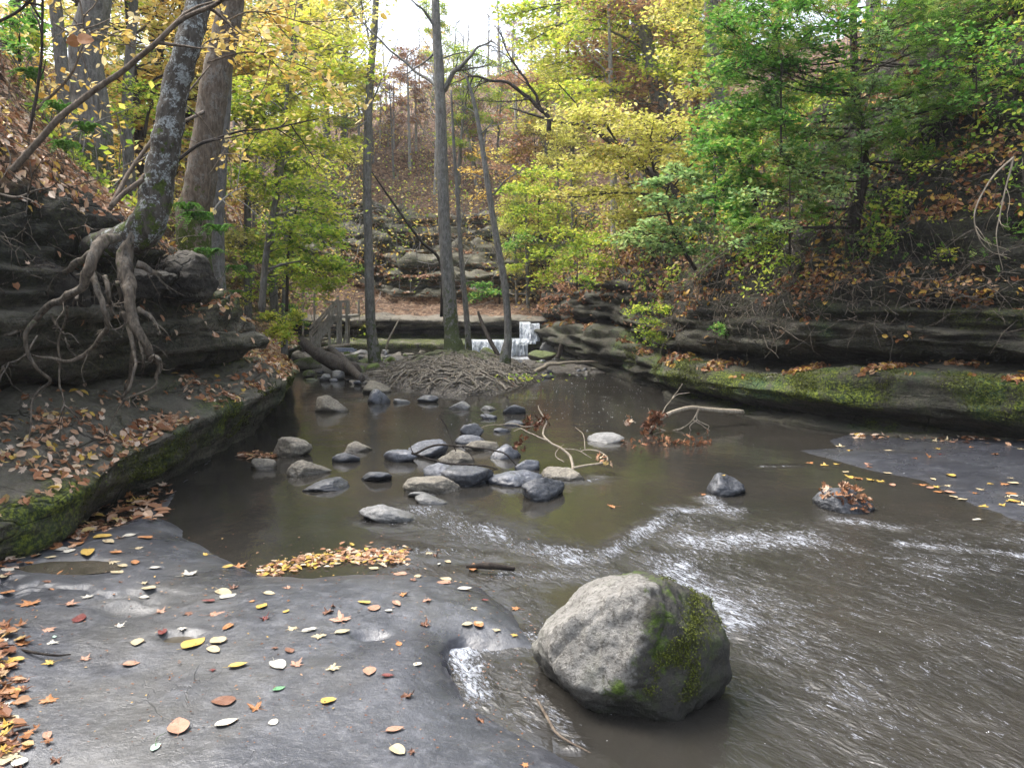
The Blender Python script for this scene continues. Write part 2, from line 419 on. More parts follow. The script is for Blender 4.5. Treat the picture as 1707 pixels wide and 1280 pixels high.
def mat_bark(name, c1, c2, lich=0.0, moss=0.0, sc=1.0):
    t = NT(name); o = t.pos()
    n1 = t.noise(1.0, 6, t.map(o, (34*sc, 34*sc, 9*sc)), .7); n2 = t.noise(7*sc, 5, o, .7); n3 = t.noise(60*sc, 3, o)
    c = t.ramp(n1, [(.35, c1), (.65, c2)])
    if lich:
        c = t.mix(t.math('MULTIPLY', t.ramp(t.math('ADD', t.math('MULTIPLY', n2, .75), t.math('MULTIPLY', t.noise(30, 6, o, .8), .75)), [(.77, 0), (.84, 1)]), lich), c, t.ramp(n3, [(.35, (.16, .175, .17)), (.65, (.40, .43, .42))]))
    if moss:
        a = t.attr('moss')
        mk = t.math('MULTIPLY', t.ramp(t.math('ADD', a, t.math('MULTIPLY', t.noise(9, 6, o, .75), 1.3)), [(.98, 0), (1.12, 1)]), moss)
        c = t.mix(mk, c, t.ramp(n3, [(.3, (.022, .035, .006)), (.7, (.08, .11, .015))]))
    h = t.math('ADD', n1, t.math('MULTIPLY', n2, .5))
    return t.done(t.bsdf(c, .85, t.bump(h, .9, .02), spec=.25))
M['bark_lichen'] = mat_bark('lichen_covered_bark', (.03, .024, .018), (.10, .088, .072), .8, 1.0)
M['bark_brown'] = mat_bark('brown_mossy_bark', (.06, .045, .03), (.19, .15, .115), .25, 1.0)
M['bark_grey'] = mat_bark('grey_bark', (.075, .072, .065), (.21, .20, .185), .3, .8, .8)
M['bark_dark'] = mat_bark('dark_bark', (.018, .014, .012), (.06, .048, .038), 0, 0)
M['bark_pale'] = mat_bark('pale_grey_bark', (.20, .19, .18), (.42, .40, .38), 0, 0)
M['root'] = mat_bark('weathered_root_wood', (.03, .023, .017), (.20, .165, .125), .1, .6)
M['root_grey'] = mat_bark('grey_root_wood', (.06, .05, .038), (.27, .24, .195), .1, .6)
M['twig'] = mat_bark('brown_twig_wood', (.08, .06, .045), (.22, .175, .13), 0, 0)
M['driftwood'] = mat_bark('pale_driftwood', (.20, .165, .12), (.42, .36, .28), 0, 0)
M['log'] = mat_bark('dark_rotting_log', (.03, .022, .018), (.12, .10, .085), .15, 0)
M['timber'] = mat_bark('weathered_timber', (.20, .18, .15), (.46, .42, .36), .2, 0)
M['board'] = mat_bark('wet_grey_board', (.14, .16, .22), (.34, .37, .45), 0, 0)
# ------------------------------------------------------------------ banks as lofted, displaced surfaces
def loft(name, label_unused, stations, axis, du, dv, disp, mat, attrs, flip=False):
    """stations: sorted list of (s, [(a, z), ...]); axis 'Y': point=(a, s, z); axis 'X': point=(s, a, z)."""
    S = np.array([s for s, _ in stations]); K = np.array([p for _, p in stations], float)   # S,K,2
    # parameter along the stations
    us = [S[0]]
    while us[-1] < S[-1]: us.append(us[-1] + du(us[-1]))
    us = np.array(us); us[-1] = S[-1]
    # smooth interpolation along stations (cosine-free linear plus smoothing)
    Q = np.zeros((len(us), K.shape[1], 2))
    for k in range(K.shape[1]):
        for c in range(2): Q[:, k, c] = np.interp(us, S, K[:, k, c])
    ker = np.array([1, 2, 3, 2, 1.]) / 9
    for _ in range(3):
        q = np.concatenate([Q[:1]] * 2 + [Q] + [Q[-1:]] * 2)
        Q = sum(ker[i] * q[i:i + len(Q)] for i in range(5))
    # subdivide along the profile
    L = np.linalg.norm(np.diff(K, axis=1), axis=2).max(0)
    cols = []; kk = []
    for k in range(K.shape[1] - 1):
        n = max(2, int(math.ceil(min(L[k], 1e9) / dv(k))))
        for i in range(n):
            t = i / n; cols.append(Q[:, k] * (1 - t) + Q[:, k + 1] * t); kk.append(k + t)
    cols.append(Q[:, -1]); kk.append(K.shape[1] - 1)
    A = np.stack(cols, 1); kk = np.array(kk)
    for _ in range(2):
        A[:, 1:-1] = .25 * A[:, :-2] + .5 * A[:, 1:-1] + .25 * A[:, 2:]
    nu, nv = A.shape[:2]
    Pn = np.zeros((nu, nv, 3)); a, z = A[..., 0], A[..., 1]; u = np.repeat(us[:, None], nv, 1)
    if axis == 'Y': Pn[..., 0] = a; Pn[..., 1] = u
    else: Pn[..., 0] = u; Pn[..., 1] = a
    Pn[..., 2] = z
    du_ = np.gradient(Pn, axis=0); dv_ = np.gradient(Pn, axis=1)
    N = np.cross(du_, dv_); N /= np.linalg.norm(N, axis=2)[..., None] + 1e-9
    if flip: N = -N
    KK = np.repeat(kk[None], nu, 0)
    d = disp(Pn.reshape(-1, 3), KK.ravel()).reshape(nu, nv)
    Pn = Pn + N * d[..., None]
    du_ = np.gradient(Pn, axis=0); dv_ = np.gradient(Pn, axis=1)
    N = np.cross(du_, dv_); N /= np.linalg.norm(N, axis=2)[..., None] + 1e-9
    if flip: N = -N
    i = np.arange(nu - 1)[:, None] * nv + np.arange(nv - 1)[None]
    fq = np.stack([i, i + 1, i + nv + 1, i + nv], -1).reshape(-1, 4)
    if not flip: fq = fq[:, [0, 3, 2, 1]]
    at = {k: ('POINT', f(Pn.reshape(-1, 3), N.reshape(-1, 3), KK.ravel())) for k, f in attrs.items()}
    me = np_mesh(name, Pn.reshape(-1, 3), fq, np.full(len(fq), 4), True, at)
    o = link(name, me, mat); tag(o, kind='structure')
    return dict(P=Pn, N=N, K=KK, o=o)

def rockdisp(P_, K_):
    w = np.clip(fbm(P_, .9, 4), -1, 1) * .16
    q = P_.copy(); q[:, 2] *= 6.0; q[:, :2] *= .7
    st = fbm(q, 1.1, 4)
    st = np.sign(st) * np.abs(st) ** .7 * .10
    blk = fbm(P_, 3.1, 4) * .06
    return w, st, blk

# left bank: profile of (X, Z) at each Y
LS = [
 (0.6, [(-2.7,-.3),(-2.7,.0),(-2.6,.12),(-2.8,.3),(-3.0,.45),(-3.4,.6),(-3.6,.9),(-3.4,1.05),(-3.4,1.5),(-3.6,2.1),(-3.9,2.5),(-5,3.6),(-8,6),(-14,10),(-30,14)]),
 (3.0, [(-2.9,-.3),(-2.9,.0),(-2.8,.08),(-3.0,.25),(-3.2,.4),(-3.6,.6),(-3.8,.9),(-3.5,1.05),(-3.5,1.5),(-3.7,2.1),(-3.95,2.5),(-5,3.6),(-8,6),(-14,10),(-30,14)]),
 (4.2, [(-3.3,-.3),(-3.3,.0),(-3.1,.1),(-3.15,.25),(-3.35,.42),(-3.8,.65),(-4.1,.85),(-3.8,1.05),(-3.75,1.6),(-3.9,2.2),(-4.1,2.6),(-5,3.5),(-8,6),(-14,10),(-30,14)]),
 (4.9, [(-3.1,-.3),(-3.1,.03),(-2.85,.12),(-2.76,.36),(-3.1,.5),(-3.7,.66),(-4.1,.85),(-3.8,1.05),(-3.7,1.6),(-3.8,2.2),(-3.95,2.55),(-4.9,3.4),(-7.4,5.8),(-13,9.5),(-30,13)]),
 (5.9, [(-3.2,-.3),(-3.2,.02),(-2.97,.17),(-2.83,.46),(-3.2,.57),(-3.65,.7),(-4.05,.88),(-3.55,1.05),(-3.45,1.55),(-3.6,2.1),(-3.75,2.4),(-4.5,3.3),(-6.6,5.8),(-11,9.5),(-30,13)]),
 (7.2, [(-3.1,-.3),(-3.05,.02),(-2.92,.22),(-2.8,.52),(-3.1,.62),(-3.4,.73),(-3.9,.88),(-3.38,1.02),(-3.22,1.4),(-3.28,1.8),(-3.4,2.15),(-4.4,3.1),(-6.6,5.6),(-10,9.0),(-30,13)]),
 (8.6, [(-3.1,-.3),(-3.05,.02),(-2.87,.25),(-2.75,.55),(-3.0,.68),(-3.25,.78),(-3.8,.84),(-3.08,.98),(-3.02,1.26),(-3.25,1.5),(-3.42,1.9),(-4.6,2.95),(-6.6,5.4),(-10,8.8),(-30,13)]),
 (9.8, [(-3.2,-.3),(-3.1,.02),(-2.9,.3),(-2.76,.56),(-2.9,.69),(-3.15,.78),(-3.6,.84),(-3.0,.96),(-2.97,1.27),(-3.4,1.45),(-3.8,1.68),(-4.9,2.75),(-6.9,5.2),(-10.5,8.8),(-30,12)]),
 (10.5,[(-3.3,-.3),(-3.3,.02),(-3.1,.3),(-3.0,.52),(-3.2,.66),(-3.5,.74),(-3.9,.8),(-3.8,.95),(-3.8,1.12),(-4.2,1.35),(-4.6,1.55),(-5.4,2.7),(-7.4,5.1),(-11,8.8),(-30,12)]),
 (12.5,[(-3.7,-.3),(-3.65,.02),(-3.45,.25),(-3.3,.45),(-3.6,.56),(-4,.66),(-4.5,.78),(-4.5,.92),(-4.7,1.08),(-5.1,1.3),(-5.5,1.65),(-6.4,3.0),(-8.4,5.5),(-12,9.0),(-30,12)]),
 (15.5,[(-4.6,-.3),(-4.5,.02),(-4.4,.15),(-4.3,.3),(-4.8,.46),(-5.3,.62),(-5.8,.82),(-6,1.0),(-6.3,1.3),(-6.8,1.7),(-7.2,2.3),(-8,3.3),(-10,5.3),(-14,8.2),(-30,11)]),
 (20,  [(-6.0,-.3),(-5.9,.02),(-5.8,.1),(-5.7,.2),(-6.3,.4),(-6.8,.7),(-7.2,1.1),(-7.3,1.6),(-7.5,2.2),(-7.8,2.8),(-8.2,3.4),(-9.2,4.5),(-11,6.4),(-15,9),(-30,12)]),
 (27,  [(-6.4,-.3),(-6.4,.02),(-6.4,.1),(-6.4,.3),(-6.6,.6),(-6.9,1.0),(-7.2,1.5),(-7.3,2.0),(-7.5,2.6),(-7.8,3.2),(-8.2,3.8),(-9.4,5),(-12,7.2),(-16,9.5),(-30,12)]),
]
def dispL(P_, K_):
    w, st, b = rockdisp(P_, K_)
    q = P_.copy(); q[:, 2] *= 7; q[:, :2] *= .55; s2 = fbm(q + 5, .9, 4); s2 = np.sign(s2) * np.abs(s2) ** .5 * .12 * sstep(3.6, 4.6, K_)
    wall = 1 - sstep(9.5, 10.5, K_); d = w * .7 + st * (wall * .6) + s2 * wall + b * (.5 + .8 * wall) + fbm(P_, 9, 3) * .03 * wall
    soil = sstep(8.2, 9, K_) * (1 - sstep(10, 11.5, K_)); d += soil * (fbm(P_, 8, 4) * .08 + np.abs(fbm(P_, 3.0, 4)) * .22 + fbm(P_, 1.3, 3) * .22)
    d += sstep(11, 12, K_) * fbm(P_, .5, 3) * .8
    return d * sstep(0, 1.2, K_)
def mossL(P_, N_, K_):
    m = (sstep(1.3, 2.4, K_) * (1 - sstep(3.2, 4.0, K_))) * .9
    m = np.maximum(m, sstep(4.4, 5.2, K_) * (1 - sstep(6.2, 6.8, K_)) * .9 * sstep(7.0, 8.2, P_[:, 1]))
    m = np.maximum(m, sstep(8.2, 9, K_) * (1 - sstep(9.5, 10, K_)) * .75 * sstep(7.4, 8.4, P_[:, 1]))
    m = np.maximum(m, .9 * sstep(10, 13, P_[:, 1]) * (1 - sstep(8, 10, K_)))
    m = m * sstep(-.15, .35, fbm(P_, .9, 3) + .14)
    return np.maximum(m, .12)
def soilL(P_, N_, K_):
    s = sstep(7.9, 8.8, K_ + .5 * fbm(P_, 1.3, 3)) * (1 - .55 * sstep(7.6, 8.6, P_[:, 1]) * (1 - sstep(9.2, 9.6, K_)))
    s = np.maximum(s, .6 * sstep(5.6, 6.2, K_) * (1 - sstep(6.9, 7.2, K_)))  # back of the recess takes the dark tone too
    return np.clip(s, 0, 1)
def litL(P_, N_, K_):
    s = sstep(9.9, 10.6, K_ + .4 * fbm(P_, 1.0, 3))
    s = np.maximum(s, .8 * sstep(14, 18, P_[:, 1]) * sstep(3.4, 4.2, K_))
    return s
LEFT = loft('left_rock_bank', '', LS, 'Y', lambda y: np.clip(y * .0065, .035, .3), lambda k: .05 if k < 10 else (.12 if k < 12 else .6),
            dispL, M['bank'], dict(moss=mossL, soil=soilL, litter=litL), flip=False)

# right bank: lip line X(Y) and a profile relative to it
def prof(x, pr): return [(x + a, z) for a, z in pr]
near = [(.1,-.3),(.15,.03),(.75,.12),(.12,.33),(-.10,.48),(.04,.74),(.45,.80),(1.25,.86),(.32,1.12),(.36,1.5),(1.0,2.4),(2.3,4.9),(3.9,8.6),(10,14),(30,18)]
mid  = [(.05,-.3),(.1,.03),(.55,.09),(.05,.23),(-.10,.38),(.04,.58),(.4,.64),(1.0,.70),(.28,.92),(.34,1.35),(1.1,2.3),(2.4,4.5),(4.4,8.0),(11,12.5),(30,16)]
rk   = [(0,-.3),(.05,.03),(.15,.10),(0,.22),(-.1,.40),(.0,.56),(.3,.64),(.55,.68),(.1,.80),(.15,1.15),(.65,1.9),(2.0,3.4),(4.6,6.0),(11,9.5),(30,12)]
rk2  = [(0,-.3),(.02,.03),(.08,.18),(-.1,.30),(-.15,.62),(.0,.86),(.5,.95),(.75,1.0),(.12,1.1),(.2,1.8),(.7,2.6),(1.9,3.6),(4.6,5.6),(11,8.5),(30,11)]
RS = [(1.0, prof(12.5, near)), (4.5, prof(9.6, near)), (6.5, prof(7.1, near)), (8.2, prof(5.05, near)), (9.3, prof(3.9, near)), (10.7, prof(3.05, mid)),
      (12.6, prof(2.38, mid)), (13.2, prof(2.45, rk)), (15.0, prof(2.3, rk)), (16.2, prof(2.1, rk2)), (18.5, prof(1.65, rk2)), (21.0, prof(1.1, rk2)), (22.6, prof(.75, rk2)), (27, prof(.9, rk2))]
def dispR(P_, K_):
    w, st, b = rockdisp(P_, K_)
    q = P_.copy(); q[:, 2] *= 9; q[:, :2] *= .5; s2 = fbm(q, .8, 3); s2 = np.sign(s2) * np.abs(s2) ** .5 * .16
    wall = 1 - sstep(9.3, 10.3, K_); d = w * .5 + st * wall * (.6 + .5 * sstep(6.8, 7.6, K_)) + s2 * wall * np.maximum(sstep(12.8, 14, P_[:, 1]), np.maximum(.7 * sstep(7.4, 8.0, K_), .32 * sstep(2.5, 3.2, K_) * (1 - sstep(5.6, 6.2, K_)))) + fbm(P_, 9, 3) * .03 * wall + b * (.8 + 1.2 * sstep(7.5, 8.5, K_))
    soil = sstep(8.9, 9.6, K_) * (1 - sstep(11.5, 12.5, K_)) * (1 - .6 * sstep(13, 15, P_[:, 1]))
    q = P_.copy(); q[:, 2] *= 3.2
    d += soil * (fbm(P_, 7.0, 4) * .10 + fbm(P_, 1.0, 3) * .30 + fbm(q, .8, 3) * .30 + np.abs(fbm(P_, 2.6, 4)) * .12)
    d += sstep(11.5, 12.5, K_) * fbm(P_, .5, 3) * .8
    return d * sstep(0, 1.2, K_)
def mossR(P_, N_, K_):
    m = sstep(2.6, 3.4, K_) * (1 - sstep(5.6, 6.2, K_))
    m = np.maximum(m, .75 * sstep(1.0, 1.4, K_) * (1 - sstep(1.9, 2.3, K_)))
    m = np.maximum(m, .7 * sstep(7.9, 8.4, K_) * (1 - sstep(8.7, 9.3, K_)) * sstep(-.1, .3, fbm(P_ + 7, 1.0, 3)))
    m = m * sstep(-.08, .18, fbm(P_, 1.1, 4) + .04)
    return np.maximum(m * (1 - .75 * sstep(15, 18, P_[:, 1])), .10)
def soilR(P_, N_, K_):
    s = sstep(8.2, 9.0, K_ + .6 * fbm(P_, 1.2, 3))
    s = np.maximum(s, .5 * sstep(6.0, 6.6, K_) * (1 - sstep(7.8, 8.1, K_)))  # same dark tone, weaker, along the deep recess
    return s * (1 - .8 * sstep(13, 15.5, P_[:, 1]) * (1 - sstep(10, 10.8, K_)))
def litR(P_, N_, K_):
    return sstep(11.6, 12.6, K_) * .5 + .5 * sstep(15, 19, P_[:, 1]) * sstep(10, 11, K_)
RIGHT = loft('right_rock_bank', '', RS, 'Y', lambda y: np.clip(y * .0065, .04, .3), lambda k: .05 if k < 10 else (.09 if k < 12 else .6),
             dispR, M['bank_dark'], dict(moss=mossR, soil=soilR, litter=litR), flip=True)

# the back of the gorge: profile of (Y, Z) at each X
def back(dy, k=1.0, top=9.0, ext=0):
    return [(21.9+dy,-.3),(21.9+dy,.30),(22.2+dy,.38),(23.1+dy,.42),(23.15+dy,.66),(22.45+dy,.74),(22.45+dy,.92),(23.3+dy,1.05),(24.5+dy,1.35+ext),(24.5+dy,1.75+ext),(25.15+dy,1.82+ext),(24.95+dy,2.2+ext),(25.75+dy,2.28+ext),(25.55+dy,2.62+ext),(26.4+dy,2.7+ext),(26.3+dy,3.05+ext),(27.3+dy,3.2+ext),(27.1+dy,3.65+ext),(28.0+dy,3.78+ext),(27.9+dy,4.25+ext),(28.9+dy,4.4+ext),(31+dy,6.0+ext),(34+dy,top*.80),(41+dy,top*1.12),(60,top*1.45),(120,top*1.6)]
BS = [(-30, back(2, top=10)), (-12, back(2, top=9)), (-8.5, back(2.5, top=9.6, ext=.9)), (-6.6, back(1.0, top=9.4, ext=.9)), (-5.0, back(.6, top=10.6, ext=.6)), (-3.6, back(.2, top=10.6)), (-1.6, back(0, top=10.4)),
      (.6, back(.1, top=10.6)), (1.8, back(.4, top=11)), (4, back(1, top=11)), (10, back(0, top=12)), (34, back(0, top=14))]
def dispB(P_, K_):
    w, st, b = rockdisp(P_, K_)
    wall = 1 - sstep(19.4, 20.4, K_)
    q = P_.copy(); q[:, 2] *= 15; q[:, :2] *= .6; s2 = fbm(q, 1.0, 3); s2 = (np.sign(s2) * np.abs(s2) ** .5 * .17 + fbm(P_, .55, 3) * .55 + fbm(P_ + 3, 1.9, 3) * .22) * sstep(8, 9, K_)
    return (w * 1.1 * sstep(2, 8, K_) + s2 * wall + st * wall * .8 * sstep(3, 7, K_) + b * wall + sstep(20.5, 21.5, K_) * fbm(P_, .35, 4) * 1.2) * sstep(0, 1.5, K_)
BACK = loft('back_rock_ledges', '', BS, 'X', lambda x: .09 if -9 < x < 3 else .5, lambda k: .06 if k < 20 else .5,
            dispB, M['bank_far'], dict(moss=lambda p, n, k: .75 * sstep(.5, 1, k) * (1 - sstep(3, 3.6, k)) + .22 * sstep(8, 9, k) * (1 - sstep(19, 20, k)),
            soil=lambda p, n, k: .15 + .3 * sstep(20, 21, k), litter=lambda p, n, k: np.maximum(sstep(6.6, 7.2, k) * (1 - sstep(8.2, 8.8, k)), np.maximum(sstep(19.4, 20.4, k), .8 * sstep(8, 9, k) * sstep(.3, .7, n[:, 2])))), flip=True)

# ------------------------------------------------------------------ heightfields: stream bed, slabs, island
def sdf(poly, X, Y):                        # signed distance, inside positive
    poly = np.asarray(poly)[:, :2]; n = len(poly)
    d = np.full(X.shape, 1e9); ins = np.zeros(X.shape, bool)
    for i in range(n):
        a, b = poly[i], poly[(i + 1) % n]
        e = b - a; wx, wy = X - a[0], Y - a[1]
        t = np.clip((wx * e[0] + wy * e[1]) / (e @ e + 1e-12), 0, 1)
        d = np.minimum(d, np.hypot(wx - e[0] * t, wy - e[1] * t))
        c = ((a[1] > Y) != (b[1] > Y)) & (X < (b[0] - a[0]) * (Y - a[1]) / (b[1] - a[1] + 1e-12) + a[0])
        ins ^= c
    return np.where(ins, d, -d)
def hfield(name, xs, ys, fz, mat, attrs=None, kind='structure', keep=None):
    X, Y = np.meshgrid(xs, ys); Z = fz(X, Y)
    V = np.stack([X, Y, Z], -1).reshape(-1, 3); nx = len(xs)
    i = np.arange(len(ys) - 1)[:, None] * nx + np.arange(nx - 1)[None]
    fq = np.stack([i, i + 1, i + nx + 1, i + nx], -1).reshape(-1, 4)
    if keep is not None:
        kp = keep(X, Y, Z).ravel()
        fq = fq[kp[fq].any(1)]
        used = np.zeros(len(V), bool); used[fq.ravel()] = True
        idx = np.cumsum(used) - 1
        at = {k: ('POINT', f(V)[used]) for k, f in (attrs or {}).items()}
        fq = idx[fq]; V = V[used]
    else: at = {k: ('POINT', f(V)) for k, f in (attrs or {}).items()}
    me = np_mesh(name, V, fq, np.full(len(fq), 4), True, at)
    o = link(name, me, mat); tag(o, kind=kind); return o
def flat3(X, Y, z=0.0): return np.stack([X.ravel(), Y.ravel(), np.full(X.size, z)], -1)

SLAB = np.array([G(x, y, .05)[:2] for x, y in [(-420,1500),(-420,930),(-120,885),(60,905),(120,880),(190,868),(262,832),(330,775),(352,757),(300,800),(268,850),(292,862),(304,884),
        (352,905),(392,930),(440,948),(520,952),(600,945),(700,948),(742,953),(800,966),(852,1003),(880,1040),(884,1062),(840,1066),(770,1060),(745,1068),(742,1112),
        (775,1155),(830,1190),(920,1232),(1010,1282),(1130,1345),(1250,1500)]])
SLAB2 = np.array([G(x, y, .03)[:2] for x, y in [(1330,746),(1440,776),(1540,797),(1600,826),(1707,866),(1900,930),(2300,900),(2300,690),(1707,690),(1560,706),(1440,712),(1382,730),(1398,742)]])
def slab_z(poly, top, ramp_, X, Y, und=.02):
    q = flat3(X, Y); d = sdf(poly, X, Y) + (fbm(q, 2.5, 4) * .05).reshape(X.shape)
    z = np.where(d > 0, top * (1 - np.exp(-d / ramp_)) , d * .55)
    z = z + (fbm(q, .9, 3) * und * 1.6 + fbm(q, 3.3, 4) * und * .6 + fbm(q, 14, 4) * und * .16).reshape(X.shape) * np.clip(d * 4 + .3, .1, 1)
    return z, d
PUD = [(G(115, 958, .05)[:2], .30, .13), (G(300, 1078, .05)[:2], .10, .05), (G(620, 1075, .05)[:2], .09, .05), (G(215, 1030, .05)[:2], .13, .08)]
def front_z(X, Y):
    z, d = slab_z(SLAB, .105, .22, X, Y)
    # a thicker, rounded lip where the current has eaten the notch
    n = G(738, 1090, .1)[:2]; r = np.hypot((X - n[0] + .10) / .28, (Y - n[1]) / .40)
    z = z + .06 * np.exp(-r * r) * (d > 0)
    for c, rx, ry in PUD:
        r = np.hypot((X - c[0]) / rx, (Y - c[1]) / ry); z = z - .035 * np.exp(-r ** 4)
    z = z + .12 * sstep(-1.75, -2.5, X) * sstep(4.6, 2.6, Y)
    q = flat3(X, Y); rid = np.abs(fbm(q, 1.3, 4)).reshape(X.shape)
    z = z - .025 * np.exp(-(rid / .02) ** 2) * sstep(-.05, .25, fbm(q + 9, .8, 2)).reshape(X.shape) * (d > .1)
    return z
def wet_a(V):
    d = sdf(SLAB, V[:, 0], V[:, 1])
    w = np.exp(-np.maximum(d, 0) / .35) * .9
    w = w * sstep(-.3, .3, fbm(V, 1.2, 4)) + .25 * sstep(0, .3, fbm(V + 5, 1.6, 4))
    w += sstep(-.012, -.03, V[:, 2] - .1) * 0
    return np.clip(w, 0, 1)
front = hfield('front_rock_slab', np.arange(-4.2, 1.6, .022), np.arange(1.5, 8.6, .022), front_z, M['slab'], dict(wet=wet_a), keep=lambda X, Y, Z: Z > -.12)
def right_z(X, Y):
    z, d = slab_z(SLAB2, .045, .3, X, Y, .012); return z + .05 * sstep(.5, 1.6, d)
hfield('right_rock_slab', np.arange(2.6, 9.5, .035), np.arange(4.6, 10.8, .035), right_z, M['slab'], dict(wet=lambda V: np.clip(.75 + .5 * fbm(V, 1.1, 4), 0, 1)), keep=lambda X, Y, Z: Z > -.1)

ISL = np.array([G(x, y, 0)[:2] for x, y in [(632,640),(690,653),(760,661),(830,656),(868,645),(892,630),(882,617),(850,610),(790,606),(700,607),(648,616)]])
BAR = np.array([G(x, y, 0)[:2] for x, y in [(490,588),(500,612),(560,628),(620,640),(700,640),(740,612),(800,603),(800,598),(700,594),(560,588)]])
BAR2 = np.array([G(x, y, 0)[:2] for x, y in [(870,600),(890,618),(960,622),(1010,622),(1040,614),(960,604)]])
def bed_z(X, Y):
    q = flat3(X, Y)
    d = sdf(ISL, X, Y); z = np.where(d > 0, .20 * (1 - np.exp(-d / .35)) + .19 * np.exp(-(((X + 1.25) / .95) ** 2 + ((Y - 16.3) / 1.1) ** 2)) * (1 - np.exp(-d / .4)), d * .5)
    b = sdf(BAR, X, Y); z2 = np.where(b > 0, .07 * (1 - np.exp(-b / .3)), b * .3)
    b2 = sdf(BAR2, X, Y); z3 = np.where(b2 > 0, .025, b2 * .3)
    z = np.maximum(np.maximum(z, z2), z3)
    z = np.maximum(z, -.4) + (fbm(q, 5, 4) * .03 + fbm(q, 1.2, 3) * .03).reshape(X.shape)
    return z
hfield('stream_bed', np.arange(-7.5, 4, .07), np.arange(9, 24, .07), bed_z, M['gravel'])
def bed_h(x, y): return float(bed_z(np.array([[x]]), np.array([[y]]))[0, 0])
hfield('ground', np.linspace(-160, 160, 40), np.linspace(-60, 260, 40), lambda X, Y: np.full(X.shape, -1.0) , M['gravel'])

# ------------------------------------------------------------------ water
def seg(X, Y, a, b, w):
    a = np.asarray(a)[:2]; b = np.asarray(b)[:2]; e = b - a
    t = np.clip(((X - a[0]) * e[0] + (Y - a[1]) * e[1]) / (e @ e), 0, 1)
    return np.exp(-(np.hypot(X - a[0] - e[0] * t, Y - a[1] - e[1] * t) / w) ** 2)
RIF = [((700,850),(800,890),.28,.75), ((800,880),(960,930),.24,1.0), ((640,915),(820,925),.12,.6), ((960,930),(1010,925),.15,.8), ((1010,925),(1130,852),.13,.85), ((1130,850),(1220,850),.16,1.0),
       ((1180,830),(1220,860),.12,.9), ((1150,900),(1330,900),.30,.95), ((1100,930),(1230,1040),.26,.95), ((1230,960),(1400,1150),.42,.6), ((1330,900),(1640,960),.28,.55), ((1390,865),(1500,880),.14,.75),
       ((1400,1000),(1680,1100),.45,.42), ((1500,905),(1707,925),.10,.9), ((1350,1140),(1450,1260),.35,.42), ((760,1075),(800,1160),.12,1.0), ((800,1080),(900,1060),.12,.75), ((860,1120),(880,1200),.12,.55),
       ((900,1160),(960,1240),.05,.8), ((880,800),(990,800),.16,.6), ((700,740),(760,700),.12,.0), ((900,612),(1010,618),.35,1.1), ((780,596),(900,597),.6,1.2), ((610,868),(760,880),.14,.6),
       ((1270,778),(1330,776),.05,.8), ((1150,850),(1130,1000),.25,.7), ((840,960),(1000,950),.18,.75), ((870,985),(905,1040),.10,.5), ((590,668),(660,655),.2,.4)]
def riffle(V):
    X, Y = V[:, 0], V[:, 1]; r = np.zeros(len(V))
    for a, b, w, k in RIF: r = np.maximum(r, k * seg(X, Y, G(*a), G(*b), w))
    r = np.maximum(r, (.30 + .12 * sstep(1.2, 2.4, X)) * sstep(.5, 1.3, X) * sstep(6.6, 5.4, Y))
    # the slick tongue above the chevron stays smooth
    c = G(905, 895); r *= 1 - .8 * np.exp(-(((X - c[0]) / .28) ** 2 + ((Y - c[1]) / .22) ** 2))
    q = V.copy(); q[:, 2] = 0
    return np.clip(r * (1 + .5 * fbm(q, 1.6, 3)), 0, 1.2)
def flowv(V):
    X, Y = V[:, 0], V[:, 1]
    s = .5; q = V.copy(); q[:, 2] = 3
    wx = fbm(q, .7, 2) * .20
    c = X + s * Y + wx; l = -Y + s * X
    return np.stack([c, l, np.zeros(len(V))], -1)
def water_z(X, Y):
    V = flat3(X, Y); r = riffle(V); f = flowv(V); q = f * np.array([7, 2.6, 1]); q2 = f * np.array([20, 6, 1])
    z = r * (fbm(q, 1, 3) * .030 + fbm(q2, 1, 2) * .010) + fbm(V, 2.2, 2) * .0025
    z += .02 * seg(V[:, 0], V[:, 1], G(1000, 925), G(1130, 850), .06)
    return z.reshape(X.shape)
ys = [1.5]
while ys[-1] < 24: ys.append(ys[-1] + max(.02, .0045 * ys[-1]))
hfield('creek_water', np.concatenate([np.arange(-6.5, -2.5, .12), np.arange(-2.5, 4, .025), np.arange(4, 12, .12)]), np.array(ys), water_z, M['water'], dict(riffle=riffle, flow=flowv))
# puddles in the hollows of the slab
for c, rx, ry in PUD[:2]:
    a = np.linspace(0, 2 * math.pi, 40, endpoint=False)
    zz = float(front_z(np.array([[c[0]]]), np.array([[c[1]]]))[0, 0]) + .013
    rr = 1 + .25 * fbm(np.stack([np.cos(a), np.sin(a), np.full(40, c[0])], -1), 1.4, 3)
    V = np.stack([c[0] + rx * 1.0 * rr * np.cos(a), c[1] + ry * 1.0 * rr * np.sin(a), np.full(40, zz)], -1)
    mb = MB(); mb.add(V, [list(range(40))]); o = mb.build('puddle_water', M['puddle'], smooth=False); tag(o, kind='structure')

